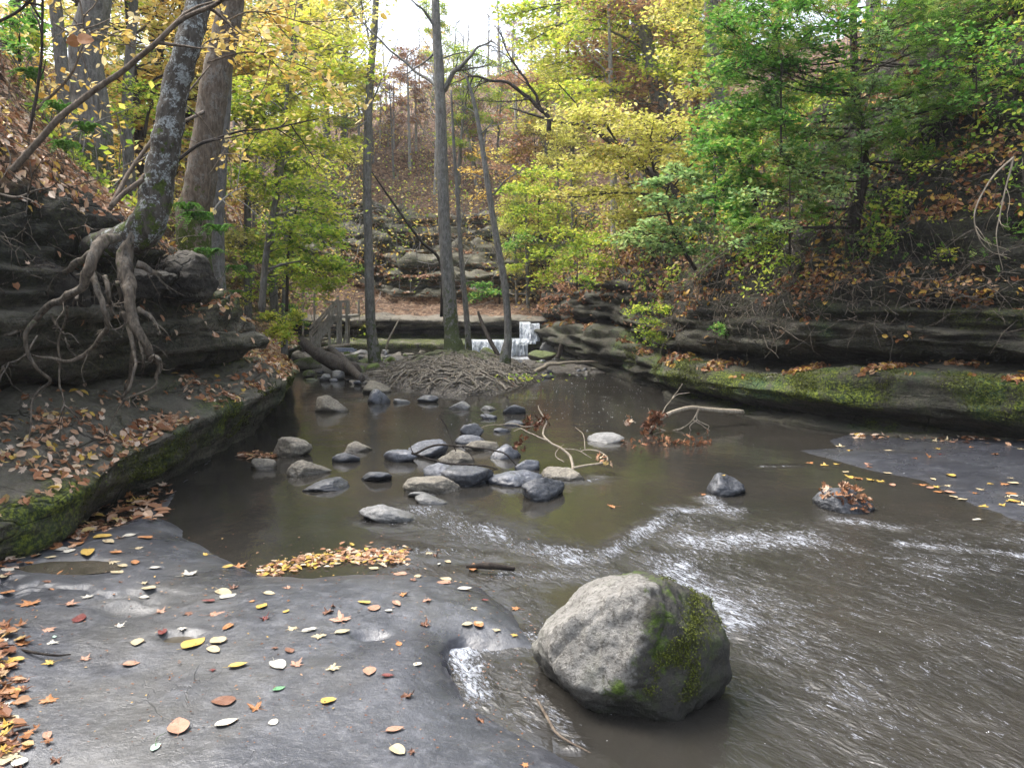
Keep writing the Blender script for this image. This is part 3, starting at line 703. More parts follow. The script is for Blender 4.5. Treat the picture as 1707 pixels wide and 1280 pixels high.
# ------------------------------------------------------------------ waterfall: three sheets of falling water
def sheet(mb, p0, p1, top, bot, throw, seed, n=60, m=14):
    p0 = np.asarray(p0, float); p1 = np.asarray(p1, float)
    u = np.linspace(0, 1, n); v = np.linspace(0, 1, m)
    U, Vv = np.meshgrid(u, v)
    base = p0[None, None, :2] * (1 - U[..., None]) + p1[None, None, :2] * U[..., None]
    q = np.stack([U.ravel() * 9 * np.linalg.norm(p1 - p0) + seed, Vv.ravel() * .8, np.full(U.size, seed)], -1)
    nz = fbm(q, 1.0, 3).reshape(U.shape)
    Yo = -throw * Vv ** .6 - nz * .08 * (.3 + Vv)
    Z = top + (bot - top) * np.clip(Vv * 1.15 - .15, 0, 1) + .012 * nz
    Yo = np.where(Vv < .13, Yo + .35 * (.13 - Vv) / .13, Yo)
    X = np.stack([base[..., 0], base[..., 1] + Yo, Z], -1).reshape(-1, 3)
    i = np.arange(m - 1)[:, None] * n + np.arange(n - 1)[None]
    mb.add(X, np.stack([i, i + n, i + n + 1, i + 1], -1).reshape(-1, 4))
fl = MB()
wx = lambda px, Y: P(px, 600, Y)[0]
sheet(fl, (wx(866, 22.3), 22.40), (wx(884, 22.3), 22.22), .87, .42, .30, 3)
sheet(fl, (wx(881, 22.3), 22.25), (wx(899, 22.3), 22.35), .83, .36, .42, 31)
sheet(fl, (wx(776, 21.9), 21.88), (wx(856, 21.9), 21.80), .40, -.02, .22, 8)
sheet(fl, (wx(852, 22.0), 21.95), (wx(893, 22.0), 22.0), .43, .30, .20, 5)
sheet(fl, (wx(853, 21.7), 21.72), (wx(880, 21.6), 21.7), .30, .0, .05, 12)
o = fl.build('waterfall', M['fall']); tag(o, kind='structure')
# ------------------------------------------------------------------ stones
_ico = {}
def ico(sub):
    if sub not in _ico:
        bm = bmesh.new(); bmesh.ops.create_icosphere(bm, subdivisions=sub, radius=1)
        V = np.array([v.co[:] for v in bm.verts]); Fc = np.array([[v.index for v in f.verts] for f in bm.faces]); bm.free()
        _ico[sub] = (V, Fc)
    return _ico[sub]
def rock_shape(sub, seed, planes=None, nrand=9, p=14, rough=.05, lo=.72, hi=1.0, nsc=2.0):
    D, Fc = ico(sub); rg = np.random.default_rng(seed)
    if planes is None:
        n = rg.normal(size=(nrand, 3)); n /= np.linalg.norm(n, axis=1)[:, None]
        d = rg.uniform(lo, hi, nrand)
    else:
        n = np.array([q[:3] for q in planes], float); n /= np.linalg.norm(n, axis=1)[:, None]; d = np.array([q[3] for q in planes], float)
    t = np.maximum(D @ n.T, 0) / d[None]
    r = ((t ** p).sum(1) + (1 / 1.3) ** p) ** (-1 / p)
    V = D * r[:, None]
    V = V * (1 + rough * fbm(V + seed * 3.1, nsc, 5) + rough * .35 * fbm(V + seed, nsc * 4, 3))[:, None]
    return V, Fc
def make_rock(name, loc, size, yaw, tilt, mat, seed, sub=4, group=None, cat='rock', label=None, parent=None, **kw):
    V, Fc = rock_shape(sub, seed, **kw)
    V = V * (np.array(size) / 2)
    Rm = np.array((Matrix.Rotation(yaw, 3, 'Z') @ Matrix.Rotation(tilt, 3, 'X')))
    V = V @ Rm.T
    me = np_mesh(name, V, Fc, np.full(len(Fc), 3))
    o = link(name, me, mat); o.location = [float(v) for v in loc]
    tag(o, label, cat, group)
    return o

# the big granite boulder
Cb = P(1056, 1100, 3.22)
pl = [(-.95,-.25,.05,.395), (-.45,-.80,.28,.30), (-.60,.1,.80,.275), (-.1,.25,1,.262), (.35,.30,.80,.285), (.62,-.30,.62,.30), (.80,-.62,.0,.335), (.97,.15,.05,.375), (.25,-.97,-.08,.285),
      (-.1,.95,.2,.34), (-.75,-.4,-.6,.33), (-.2,-.8,-.5,.31), (.5,-.65,-.6,.35), (0,0,-1,.34), (.8,.2,-.6,.40), (-.72,.35,.45,.335)]
V, Fc = rock_shape(6, 3, [(a, b, c, d / .42) for a, b, c, d in pl], p=26, rough=.13, nsc=2.0)
V *= .42; V *= (1 + .022 * fbm(V, 11, 4) + .012 * fbm(V, 38, 3))[:, None]
for (gn, gd, gs) in [((.5, .2, 1), .17, 1), ((-.8, .3, .7), .20, 2), ((.2, -.6, .9), .24, 3), ((1, .1, -.35), -.02, 4)]:
    gn = np.array(gn, float); gn /= np.linalg.norm(gn); dd = V @ gn - gd + .03 * fbm(V + gs, 4, 3)
    V = V * (1 - (.045 * np.exp(-(dd / .009) ** 2) * sstep(-.1, .25, fbm(V + gs * 5, 2.5, 2)))[:, None] - (.02 * sstep(0, .02, dd) * (gs < 3))[:, None])
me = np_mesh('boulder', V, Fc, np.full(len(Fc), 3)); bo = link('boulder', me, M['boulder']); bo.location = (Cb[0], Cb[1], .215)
tag(bo, 'big rough pale granite boulder with a mossy dark right flank standing in the foreground water', 'boulder')

# stones standing in the pool: (px, base py, width px, height px, material, label, extra)
POOL = [
 (545,688,50,26,'rock_tan','rounded tan stone standing alone in the calm pool near the left ledge'),
 (476,762,60,30,'rock_tan','wide brown-grey stone in the pool beside the left mossy ledge'),
 (427,783,42,24,'rock_tan','small domed stone nearest the left ledge, in front of a wide brown one'),
 (510,793,56,26,'rock_tan','angular two-toned stone with a pointed top in the left pool'),
 (537,819,66,24,'rock_dark','flat dark wet slab stone, lowest of the left pool stones'),
 (594,754,52,17,'rock_tan','low flat tan stone touching a small dark block in the pool'),
 (573,771,36,20,'rock_dark','small dark blocky stone in front of a low flat tan stone'),
 (625,803,48,18,'rock_dark','small dark oblong stone alone between left stones and central cluster'),
 (663,771,52,20,'rock_blue','low dark pointed stone at the left end of the central cluster'),
 (714,763,56,31,'rock_blue','rounded bluish grey stone at the back of the central cluster'),
 (763,772,54,28,'rock_tan','rounded tan brown stone right of the rounded bluish one'),
 (735,796,58,26,'rock_blue','blue grey stone partly hidden behind the largest dark round one'),
 (778,811,78,36,'rock_dark','largest dark round glossy stone in the middle of the cluster'),
 (724,822,84,32,'rock_tan','layered tan wedge-shaped stone at the front of the central cluster'),
 (643,868,84,28,'rock_pale','pale flat slab stone just above water, front left of the riffle'),
 (713,839,54,17,'rock_pale','small whitish flat stone below the layered wedge-shaped one'),
 (862,809,74,26,'rock_blue','flat dark blue stone with a sloping top beside the riffle'),
 (903,833,82,34,'rock_dark','dark pitted oval stone at the front right of the cluster'),
 (945,799,66,22,'rock_tan','long angular tan stone under the forked dead branch'),
 (883,783,42,21,'rock_blue','small domed bluish stone behind the flat dark blue one'),
 (842,765,42,26,'rock_blue','blocky grey stone at the back right of the cluster'),
 (803,752,46,18,'rock_tan','low tan stone behind the blocky grey one'),
 (784,728,42,22,'rock_dark','dark triangular stone behind the central cluster'),
 (782,740,40,14,'rock_blue','low bluish stone just in front of the dark triangular one'),
 (858,690,32,16,'rock_dark','tilted dark stone far out in the middle pool'),
 (814,698,26,10,'rock_blue','tiny low grey stone left of the tilted dark one'),
 (813,684,24,8,'rock_pale','tiny pale stone near the root island'),
 (854,709,30,9,'rock_blue','thin flat wet stone below the tilted dark one'),
 (836,720,24,8,'rock_blue','small flat wet stone by the leafy twig tip'),
 (765,682,32,14,'rock_pale','pale round stone in front of the muddy island edge'),
 (713,671,28,14,'rock_dark','small dark stone off the left tip of the root island'),
 (666,672,28,8,'rock_pale','thin white capped stone left of the root island'),
 (626,672,38,20,'rock_blue','blue white stone below the big oval one near the cobbles'),
 (622,655,48,22,'rock_tan','big oval stone at the water edge of the cobble bar'),
 (1013,738,50,13,'rock_pale','low pale oval stone alone left of the stranded branch'),
 (1211,826,62,34,'rock_dark','squarish dark stone with one yellow leaf on top, right of centre'),
 (1417,853,104,38,'rock_dark','flat dark stone piled with brown leaves in the right current'),
 (912,630,30,6,'rock_dark','thin dark stone awash at the right tip of the island'),
 (700,830,40,8,'rock_pale','sliver of pale rock just under the layered stone'),
]
prng = np.random.default_rng(4)
def stone(px, py, w, h, mat, label, group, i, cat='stone', z0=0.0, sub=4):
    g = G(px, py, z0); Yf = g[1]; mpp = MPP(Yf)
    W = w * mpp; sd = (py - 490) / F
    D_ = W * prng.uniform(.6, .85)
    Hh = max(.22 * W, (h * mpp - D_ * sd * .55))
    flat = h / w < .36
    Y = Yf + D_ * .42
    X = (px - 853.5) / F * Y
    zz = z0 + (Hh * .22 if not flat else Hh * .05)
    th = (Hh - (zz - z0)) * 2 / .93
    s = dict(lo=.58, hi=.98, nrand=9) if mat in ('rock_tan', 'rock_pale') else dict(lo=.68, hi=1.0, nrand=9)
    o = make_rock('rock', (X, Y, zz), (W * 1.03, D_ * 1.02, th * .92), prng.uniform(-.5, .5), prng.uniform(-.22, .22), M[mat], 50 + i, sub, group, cat, label,
                  rough=.14, p=24 if mat in ('rock_tan', 'rock_pale') else 12, **s)
    return o
stones = []
for i, (px, py, w, h, m, lb) in enumerate(POOL):
    o = stone(px, py, w, h, m, lb, 'stones standing in the pool', i, sub=5 if w > 55 else 4); stones.append((o, px, py, w, h))

# cobbles between the stairs and the root island (zoom coordinates of a 1707/280 enlargement)
COB = [(95,835,185,80,'rock_tan'),(190,935,240,125,'rock_moss'),(745,805,160,60,'rock_pale'),(735,845,70,42,'rock_pale'),(630,872,130,66,'rock_moss'),(775,895,165,62,'rock_moss'),(905,885,130,72,'rock_greenish'),
       (860,975,140,92,'rock_greenish'),(740,995,110,72,'rock_moss'),(515,1032,110,100,'rock_pale'),(915,1035,170,88,'rock_tan'),(1045,1078,100,62,'rock_dark'),(380,1045,120,55,'rock_pale'),
       (210,1010,120,48,'rock_moss'),(690,1100,170,50,'rock_tan'),(985,795,80,50,'rock_pale'),(1120,822,130,42,'rock_tan'),(1215,825,110,48,'rock_tan'),(1045,885,120,76,'rock_greenish'),(1040,955,95,62,'rock_moss'),
       (590,805,70,44,'rock_greenish'),(320,985,70,35,'rock_dark'),(560,960,80,40,'rock_dark'),(640,1010,70,40,'rock_tan'),(450,1075,90,30,'rock_blue'),(800,1060,60,28,'rock_dark'),(900,1065,110,24,'rock_blue'),(1180,880,60,34,'rock_tan'),(960,850,60,30,'rock_moss'),
       (450,812,90,46,'rock_tan'),(860,820,60,34,'rock_moss'),(1120,1010,80,40,'rock_tan'),(610,1070,60,26,'rock_dark'),(240,1060,110,30,'rock_moss'),(980,1010,50,36,'rock_tan'),(530,880,90,50,'rock_moss')]
NMC = dict(rock_tan='tan', rock_moss='moss-speckled', rock_greenish='bright mossy green', rock_pale='pale grey', rock_dark='dark wet', rock_blue='bluish wet')
uq = []
for i, (zx, zy, w, h, m) in enumerate(COB):
    k = 280 / 1707; px, py = 480 + zx * k, 460 + zy * k
    z0 = 0.04 if py < 632 else 0.0
    o = stone(px, py, w * k, h * k, m, '', 'cobbles between stairs and root island', 200 + i, z0=z0, sub=4)
    sz = 'big' if w > 150 else 'medium' if w > 90 else 'small'
    pl = 'in the back row of the cobble bar' if zy < 850 else 'on the cobble bar below the fallen log' if zy < 1000 else 'at the pool edge of the cobble bar'
    uq.append((o, '%s %s cobble %s' % (sz, NMC[m], pl), px))
# fill of smaller cobbles
for i in range(60):
    px = prng.uniform(560, 720) if i % 3 else prng.uniform(880, 1010); py = prng.uniform(588, 640) if px < 800 else prng.uniform(600, 622)
    m = ['rock_tan', 'rock_dark', 'rock_moss', 'rock_blue'][i % 4]
    o = stone(px, py, prng.uniform(7, 15), prng.uniform(4, 8), m, '', 'small cobbles of the gravel bars', 400 + i, z0=.03 if px < 800 else 0, sub=3, cat='cobble')
    uq.append((o, 'small %s cobble %s' % (NMC[m], 'on the bar left of the root island' if px < 800 else 'in the shallow riffle right of the root island'), px))
# square blocks at the foot of the falls
for i, (px, py, w, h, m, lb) in enumerate([(918,590,36,26,'rock_pale','pale square block leaning at the right foot of the falls'), (880,566,28,14,'rock_moss','mossy ledge block between the upper and lower falls'),
        (812,592,24,12,'rock_moss','mossy boulder in the spray below the falls'), (905,600,40,16,'rock_moss','mossy green slab under the pale block by the falls'), (1000,560,60,26,'rock_tan','pale layered block set in the right wall above the pool')]):
    o = stone(px, py, w, h, m, lb, None, 300 + i, z0=.05 + (.2 if py < 580 else 0))
# two dark boulders lodged in the left bank under the tree
for (px, py, Y, sz, lb) in [(312, 474, 7.75, (.56,.7,.46), 'large smooth dark boulder lodged in the left bank right of the hanging roots'), (242, 470, 6.9, (.42,.4,.24), 'flat dark stone wedged in the bank beside the hanging roots'),
                            (62, 480, 6.3, (.6,.5,.5), 'dark lump of rock in the soil left of the hanging roots'), (150, 505, 6.6, (.35,.3,.3), 'small dark rock behind the hanging roots')]:
    make_rock('boulder', P(px, py, Y), sz, .3, .2, M['bank_dark'], int(px) + 3, 5, None, 'boulder', lb, rough=.22, p=9, lo=.75)

# ------------------------------------------------------------------ log, board, stakes, driftwood
def wood(name, pts, rad, mat, label, cat, sides=8, rough=.15, n=8, group=None, amp=.0):
    pts = smooth_path(pts, n)
    if amp: pts = wiggle(pts, amp, 3.0, len(label))
    mb = MB(); o0 = pts[0]; mb.tube(pts, np.interp(np.linspace(0, 1, len(pts)), np.linspace(0, 1, len(rad)), rad), sides, rough)
    o = mb.build(name, M[mat], origin=o0); return tag(o, label, cat, group)
lg = wood('fallen_log', [P(503,568,17.6), P(530,590,17.0), P(560,605,16.4), P(592,618,15.6)], [.10,.14,.17,.13], 'log', 'thick dark log lying tilted on the cobbles below the wooden stairs', 'log', 10, .25)
wood('fallen_log', [P(551,581,17.2), P(572,602,16.2), P(603,632,14.6)], [.07,.10,.07], 'log', 'charred-looking dark log crossing in front of the thicker one down to the pool', 'log', 8, .25)
wood('dead_branch', [P(530,583,18.0), P(555,578,18.0), P(583,574,18.2)], [.04,.06,.03], 'driftwood', 'pale bare branch lying behind the fallen log under the stairs', 'branch', 6, .1)
mb = MB(); mb.box(P(572,584,17.8), (.55,.3,.035)); mb.box(P(572,583.2,17.8) + np.array([0, 0, .028]), (.44,.2,.02)); o = mb.build('wet_board', M['board'], smooth=False, origin=P(572,584,17.8)); tag(o, 'bluish grey flat board lying under the stairs behind the log', 'board')
wood('dead_branch', [P(643,583,18.5), P(648,566,18.5), P(658,546,18.6), P(666,530,18.8)], [.03,.026,.02,.012], 'driftwood', 'thin white dead stem leaning up from the cobbles by the thin trunk', 'branch', 5)
wood('leaning_pole', [P(834,598,17.5), P(818,570,17.8), P(804,540,18.2), P(797,520,18.4)], [.055,.05,.045,.03], 'bark_dark', 'dark pole leaning across the white falls between two thin trunks', 'pole', 6)
wood('rock_splinter', [P(930,598,19.5), P(936,578,19.6), P(941,565,19.6)], [.05,.07,.03], 'bark_dark', 'dark upright splinter leaning on the right wall near the falls', 'branch', 5)
wood('soaked_stick', [G(778,944,.03), G(815,943,.05), G(858,948,.03)], [.010,.022,.014], 'bark_dark', 'short black soaked stick washed onto the edge of the front slab', 'stick', 7, .3)
wood('sunken_twig', [G(895,1165,.01), G(912,1195,.02), G(932,1225,.015), G(985,1255,.0)], [.004,.007,.005,.003], 'twig', 'thin dark twig trailing from the boulder foot toward the bottom edge', 'stick', 5, .2)
wood('thin_twig', [G(12,1078,.13), G(60,1088,.14), G(95,1092,.13), G(118,1090,.12)], [.006,.006,.005,.003], 'bark_dark', 'thin dark twig lying on the slab at the left edge', 'stick', 5, .2)
# stranded branch on the right
br = empty('stranded_branch', G(1075,722), 'pale curved branch stranded in the pool, brown leaves caught on its base', 'branch')
br['_o'] = list(G(1075,722))
mb = MB(); A = G(1082,722)
mb.tube(smooth_path([G(1075,726,-.02), P(1092,708,A[1]), P(1115,690,A[1]+.1), P(1150,680,A[1]+.3), P(1180,683,A[1]+.5), P(1238,687,A[1]+.7)], 8), np.linspace(.018,.036,41), 7, .2)
mb.build('limb', M['driftwood'], br)
mb = MB()
Y0 = A[1] + .2
for path in [[(1165,681),(1155,700),(1140,712),(1120,718)],[(1165,681),(1162,700),(1180,708),(1178,716)],[(1155,700),(1168,708),(1190,722)],[(1100,700),(1108,680),(1120,665),(1138,640)],[(1120,665),(1132,656),(1150,655)],[(1095,706),(1085,690),(1080,680)],[(1162,700),(1150,712),(1160,728)],[(1140,712),(1125,722),(1130,735)],[(1060,705),(1048,700),(1040,706)],[(1090,712),(1130,724),(1165,730)]]:
    mb.tube(wiggle(smooth_path([P(x, y, Y0) for x, y in path], 6), .02, 5), np.linspace(.009, .003, (len(path)-1)*6+1), 5)
mb.build('twigs', M['driftwood'], br)
# forked dead branch over the cluster
b2 = empty('forked_dead_branch', G(905,832), 'thin forked pale dead branch snagged across the right stones of the cluster', 'branch'); b2['_o'] = list(b2.location)
mb = MB(); Y1 = G(930, 800)[1]
for path, r0 in [([(918,832),(940,800),(955,780),(950,760),(935,748),(915,735),(905,722),(910,700),(903,688)],.017),([(955,780),(980,775),(1003,770),(1010,760),(998,752),(975,748),(965,752)],.012),([(915,735),(890,725),(870,715),(855,718)],.008),
                 ([(903,700),(880,712),(845,705),(800,714)],.007),([(935,748),(960,750),(985,762)],.006),([(903,688),(896,675)],.006),([(975,748),(972,725),(960,712)],.005),([(940,770),(925,755),(940,742)],.005)]:
    mb.tube(wiggle(smooth_path([P(x, y, Y1 + (800 - y) * .008) for x, y in path], 6), .03, 4), np.linspace(r0, r0*.4, (len(path)-1)*6+1), 6)
mb.build('limb', M['driftwood'], b2)
b3 = empty('dark_dead_branch', G(690,765), 'thin dark twiggy branch lying over the stones of the central cluster', 'branch'); b3['_o'] = list(b3.location)
mb = MB(); Y1 = G(760, 780)[1]
for path, r0 in [([(690,757),(730,742),(780,745),(830,752),(855,768),(866,785)],.012),([(686,755),(735,770),(800,775),(845,786)],.013),([(770,745),(785,755),(795,772)],.006),([(690,757),(685,740),(676,720)],.005),([(760,752),(742,708),(738,690),(800,688),(815,700)],.006)]:
    mb.tube(wiggle(smooth_path([P(x, y, Y1 - .05) for x, y in path], 6), .03, 4), np.linspace(r0, r0*.4, (len(path)-1)*6+1), 6)
mb.build('limb', M['bark_dark'], b3)
wood('driftwood_branch', [G(885,625,.05), P(905,612,16.8), P(930,606,17.0), P(980,604,17.4), P(1030,606,17.6)], [.05,.045,.035,.03,.015], 'driftwood', 'long bare branch lying from the island tip toward the right wall', 'branch', 6, .1, amp=.05)

# ------------------------------------------------------------------ wooden stairs
st = empty('wooden_stairs', P(520, 580, 19.5), 'weathered wooden stairs with railings climbing right at the far left of the pool', 'stairs'); st['_o'] = list(st.location)
def tpart(name, segs, w_, h_):
    mb = MB()
    for a, b in segs: mb.bar(a, b, w_, h_)
    return mb.build(name, M['timber'], st, smooth=False)
Yn, Yf = 19.2, 20.3
for Y in (Yn, Yf):
    oy = 0 if Y == Yn else -14
    tpart('stringer', [(P(518,582+oy*.3,Y), P(560,528+oy,Y))], .05, .13)
    tpart('handrail', [(P(516,556+oy*.6,Y), P(562,504+oy*.3,Y))], .05, .045)
    tpart('midrail', [(P(517,569+oy*.6,Y), P(561,518+oy*.3,Y))], .04, .035)
    for px, y0, y1 in [(518,560,584),(533,540,580),(549,520,578),(563,502,574)]:
        tpart('post', [(P(px,y1,Y), P(px,y0+oy*.6,Y))], .055, .055)
for k in range(7):
    u = (k + .5) / 7; x = 518 + 42 * u; y = 580 - 54 * u
    a = P(x, y, Yn); b = P(x, y, Yf); b[0] = a[0]; b[2] = a[2]
    tpart('step', [(a, b)], .20, .035)
pl_ = P(575, 527, 19.7); mb = MB(); mb.box(pl_, (.52, 1.15, .06)); mb.build('landing', M['timber'], st, smooth=False)
for px, Y in [(568,19.2),(578,19.2),(581,20.3),(566,20.3)]:
    tpart('post', [(P(px,575,Y), P(px,501,Y))], .055, .055)
tpart('handrail', [(P(541,504,20.3), P(582,503,20.3))], .045, .045)
tpart('handrail', [(P(562,503,19.2), P(580,502,19.2))], .045, .045)
tpart('midrail', [(P(563,515,19.2), P(580,514,19.2))], .035, .035)
tpart('brace', [(P(572,575,19.3), P(581,530,19.3))], .05, .035)
for px, y0, y1 in [(505,481,560),(524,480,545),(598,500,525)]:
    o = wood('fence_stake', [P(px, y1, 21), P(px, (y0+y1)/2, 21), P(px, y0, 21)], [.03,.028,.026], 'timber', {505:'thin wooden stake behind the bushes, left of the stairs', 524:'thin wooden stake rising just left of the stair railing', 598:'short thin stake right of the stair landing'}[px], 'stake', 5)
# ------------------------------------------------------------------ leaves and foliage
def _oval(wd=.32, curl=.08):
    V = np.array([(-.5,0,0),(-.18,wd*.9,curl),(.2,wd*.75,curl),(.5,0,-.02),(.2,-wd*.75,curl),(-.18,-wd*.9,curl)])
    return V, np.array([[0,3,2,1],[0,5,4,3]])
def _diamond():
    return np.array([(-.5,0,0),(0,.30,.07),(.5,0,0),(0,-.30,.07)]), np.array([[0,3,2,1]])
def _maplep(n=1):
    a = [0, 14, 24, 38, 52, 66, 82, 100, 118, 138, 160, 180]
    r = [.52, .30, .34, .20, .30, .46, .25, .36, .20, .28, .12, .16]
    pts = [(r[i]*math.cos(math.radians(a[i])), r[i]*math.sin(math.radians(a[i]))) for i in range(12)]
    full = pts + [(x, -y) for x, y in pts[-2:0:-1]]
    return full
def _maple(curl=.1, seed=0):
    rg = np.random.default_rng(seed); full = np.array(_maplep()); n = len(full)
    full = full * (1 + rg.normal(size=(n, 1)) * .06)
    z = curl * (np.hypot(full[:, 0], full[:, 1]) / .5) ** 2 * (1 + rg.normal(size=n) * .5)
    V = np.concatenate([[[0, 0, 0]], np.c_[full, z]])
    Fc = np.array([[0, i + 1, (i + 1) % n + 1] for i in range(n)])
    return V, Fc
def _spray():                              # flat fern-like spray of a cedar
    V = [(-.5,0,0),(.5,0,-.05),(.35,.03,0),(-.4,.025,0)]; Fc = [[0,1,2,3]]
    for s in (1, -1):
        for x, L in [(-.35,.30),(-.15,.34),(.05,.28),(.22,.2)]:
            b = len(V); V += [(x,0,0),(x+.09,0,0),(x+L*.85,s*L*.62,-.06),(x+L*.62,s*L*.72,-.06)]; Fc.append([b,b+1,b+2,b+3] if s > 0 else [b+3,b+2,b+1,b])
    return np.array(V, float), np.array(Fc)
def _frond():                              # compound leaf / fern
    V = []; Fc = []
    for s in (1, -1):
        for k in range(5):
            x = -.4 + k * .19; L = .30 * (1 - .12 * k); b = len(V)
            V += [(x,0,.05),(x+.10,s*L*.35,.05),(x+.16,s*L,-.02),(x+.02,s*L*.5,.03)]; Fc.append([b,b+1,b+2,b+3] if s > 0 else [b+3,b+2,b+1,b])
    b = len(V); V += [(.35,-.05,.03),(.55,0,-.02),(.35,.05,.03),(.25,0,.04)]; Fc.append([b,b+1,b+2,b+3])
    return np.array(V, float), np.array(Fc)
SHAPE = dict(oval=_oval(), oval2=_oval(.24, .16), dia=_diamond(), maple=_maple(.10, 1), maple2=_maple(.22, 2), spray=_spray(), frond=_frond())
def leaf_arrays(pos, nrm, size, shape, yaw=None, tint=None, rg=R):
    n = len(pos); V0, F0 = SHAPE[shape]
    nrm = nrm / (np.linalg.norm(nrm, axis=1)[:, None] + 1e-9)
    yaw = rg.uniform(0, 2 * math.pi, n) if yaw is None else yaw
    ref = np.where(np.abs(nrm[:, 2:3]) < .95, np.array([[0, 0, 1.]]), np.array([[1., 0, 0]]))
    a = np.cross(ref, nrm); a /= np.linalg.norm(a, axis=1)[:, None]; b = np.cross(nrm, a)
    x = a * np.cos(yaw)[:, None] + b * np.sin(yaw)[:, None]; y = np.cross(nrm, x)
    Rm = np.stack([x, y, nrm], -1)
    V = np.einsum('nij,kj->nki', Rm, V0) * np.asarray(size)[:, None, None] + pos[:, None, :]
    Fc = F0[None] + (np.arange(n) * len(V0))[:, None, None]
    t = np.repeat(np.clip(tint, 0, 1), len(F0))
    return V.reshape(-1, 3), Fc.reshape(-1, F0.shape[1]), t
class Leaves:
    def __init__(s): s.V = []; s.F = []; s.T = []; s.n = 0
    def add(s, pos, nrm, size, shape, yaw=None, tint=None, rg=R):
        if len(pos) == 0: return
        V, Fc, t = leaf_arrays(np.asarray(pos), np.asarray(nrm), size, shape, yaw, tint, rg)
        s.V.append(V); s.F.append(Fc + s.n); s.T.append(t); s.n += len(V)
    def build(s, name, mat, parent=None, origin=None):
        if not s.V: return None
        if parent is not None and origin is None: origin = np.array(parent['_o']) if '_o' in parent else np.array(parent.location)
        loops = np.concatenate([f.ravel() for f in s.F]); sizes = np.concatenate([np.full(len(f), f.shape[1]) for f in s.F])
        me = np_mesh(name, np.concatenate(s.V), loops, sizes, False, {'tint': ('FACE', np.concatenate(s.T))}, origin)
        o = link(name, me, mat, parent)
        if parent is None and origin is not None: o.location = [float(v) for v in origin]
        return o

# litter lying on the banks -------------------------------------------------
def scatter(B, n, dens, size, mat, name, shapes=(('oval', .4), ('maple', .35), ('oval2', .25)), lift=.012, tb=0.0, tilt=.35, vis=True, label='stuff'):
    Pn, N, K = B['P'], B['N'], B['K']
    c = .25 * (Pn[:-1, :-1] + Pn[1:, :-1] + Pn[:-1, 1:] + Pn[1:, 1:]).reshape(-1, 3)
    e1 = (Pn[1:, :-1] - Pn[:-1, :-1]).reshape(-1, 3); e2 = (Pn[:-1, 1:] - Pn[:-1, :-1]).reshape(-1, 3)
    nn = N[:-1, :-1].reshape(-1, 3); kk = K[:-1, :-1].ravel()
    w = np.linalg.norm(np.cross(e1, e2), axis=1) * np.maximum(dens(c, nn, kk), 0)
    if vis:
        px, py = PX(c); w = w * ((px > -260) & (px < 1960) & (py > -200) & (py < 1500) & (c[:, 1] > .5))
    cum = np.cumsum(w); idx = np.searchsorted(cum, R.uniform(0, cum[-1], n))
    idx = np.minimum(idx, len(c) - 1)
    u = R.uniform(0, 1, (n, 1)); v = R.uniform(0, 1, (n, 1))
    base = Pn[:-1, :-1].reshape(-1, 3)[idx]
    pos = base + e1[idx] * u + e2[idx] * v + nn[idx] * (lift + R.uniform(0, .02, (n, 1)))
    nr = nn[idx] + R.normal(size=(n, 3)) * tilt
    sz = size(pos) * R.uniform(.65, 1.3, n)
    tint = np.clip(R.beta(1.6, 1.6, n) + .25 * fbm(pos, 1.2, 3) + tb, 0, 1)
    L = Leaves(); r = R.uniform(0, 1, n); a = 0
    for sh, f in shapes:
        m = (r >= a) & (r < a + f); a += f
        L.add(pos[m], nr[m], sz[m], sh, None, tint[m])
    o = L.build(name, mat); tag(o, kind='stuff'); return o

# thick moss on the shaded flank of the big boulder
_v = np.array([v.co[:] for v in bo.data.vertices]); _n = np.array([v.normal[:] for v in bo.data.vertices])
_sd = _v[:, 0] * 2.5 + .38 - _v[:, 2] + .5 * fbm(_v, 5, 4)
_w = (sstep(.40, .55, _sd) * (1 - sstep(.85, 1.15, _sd)) * sstep(-.08, .2, fbm(_v + 2, 7, 4)) + .5 * sstep(.05, .3, _v[:, 0]) * sstep(-.1, .15, _v[:, 2]) * sstep(.1, .25, fbm(_v + 9, 7, 4))) * (_v[:, 2] > -.14)
_k = R.choice(len(_v), 8000, p=_w / _w.sum()); _L = Leaves()
_L.add(_v[_k] + np.array(bo.location) + _n[_k] * R.uniform(0, .006, (8000, 1)) + R.normal(size=(8000, 3)) * .004, _n[_k] + R.normal(size=(8000, 3)) * .6, R.uniform(.005, .011, 8000), 'dia', None, R.uniform(.1, 1, 8000))
_L.build('moss', M['tuft'], bo)
def dL(c, n, k):
    up = sstep(.25, .7, n[:, 2])
    pt = fbm(c, 1.1, 4)
    d = sstep(9.6, 10.3, k + .5 * fbm(c, 1.2, 3)) * sstep(.0, .45, n[:, 2]) * 1.0
    d = np.maximum(d, .7 * sstep(2.9, 3.2, k) * (1 - sstep(4.6, 5.2, k)) * up * sstep(-.05, .25, pt + .12 * (c[:, 1] < 6.4) + .1))
    d = np.maximum(d, 1.6 * sstep(2.6, 3.0, k) * (1 - sstep(3.6, 4.2, k)) * up * sstep(.0, .2, fbm(c + 4, .9, 2)))
    d = np.maximum(d, .7 * sstep(8.0, 8.5, k) * (1 - sstep(9.0, 9.4, k)) * up * sstep(7.2, 8.2, c[:, 1]))
    d = np.maximum(d, .05 * up); d = np.maximum(d, .16 * sstep(7.2, 8, k) * sstep(.1, .4, fbm(c, 2.6, 3)))
    far = sstep(9.5, 11, c[:, 1]) * sstep(2.5, 3.2, k)
    d = np.maximum(d, far * up * .6)
    return d * np.clip(9 / np.maximum(c[:, 1], 4), .35, 1.3) * (1 - .8 * sstep(12.6, 13, k))
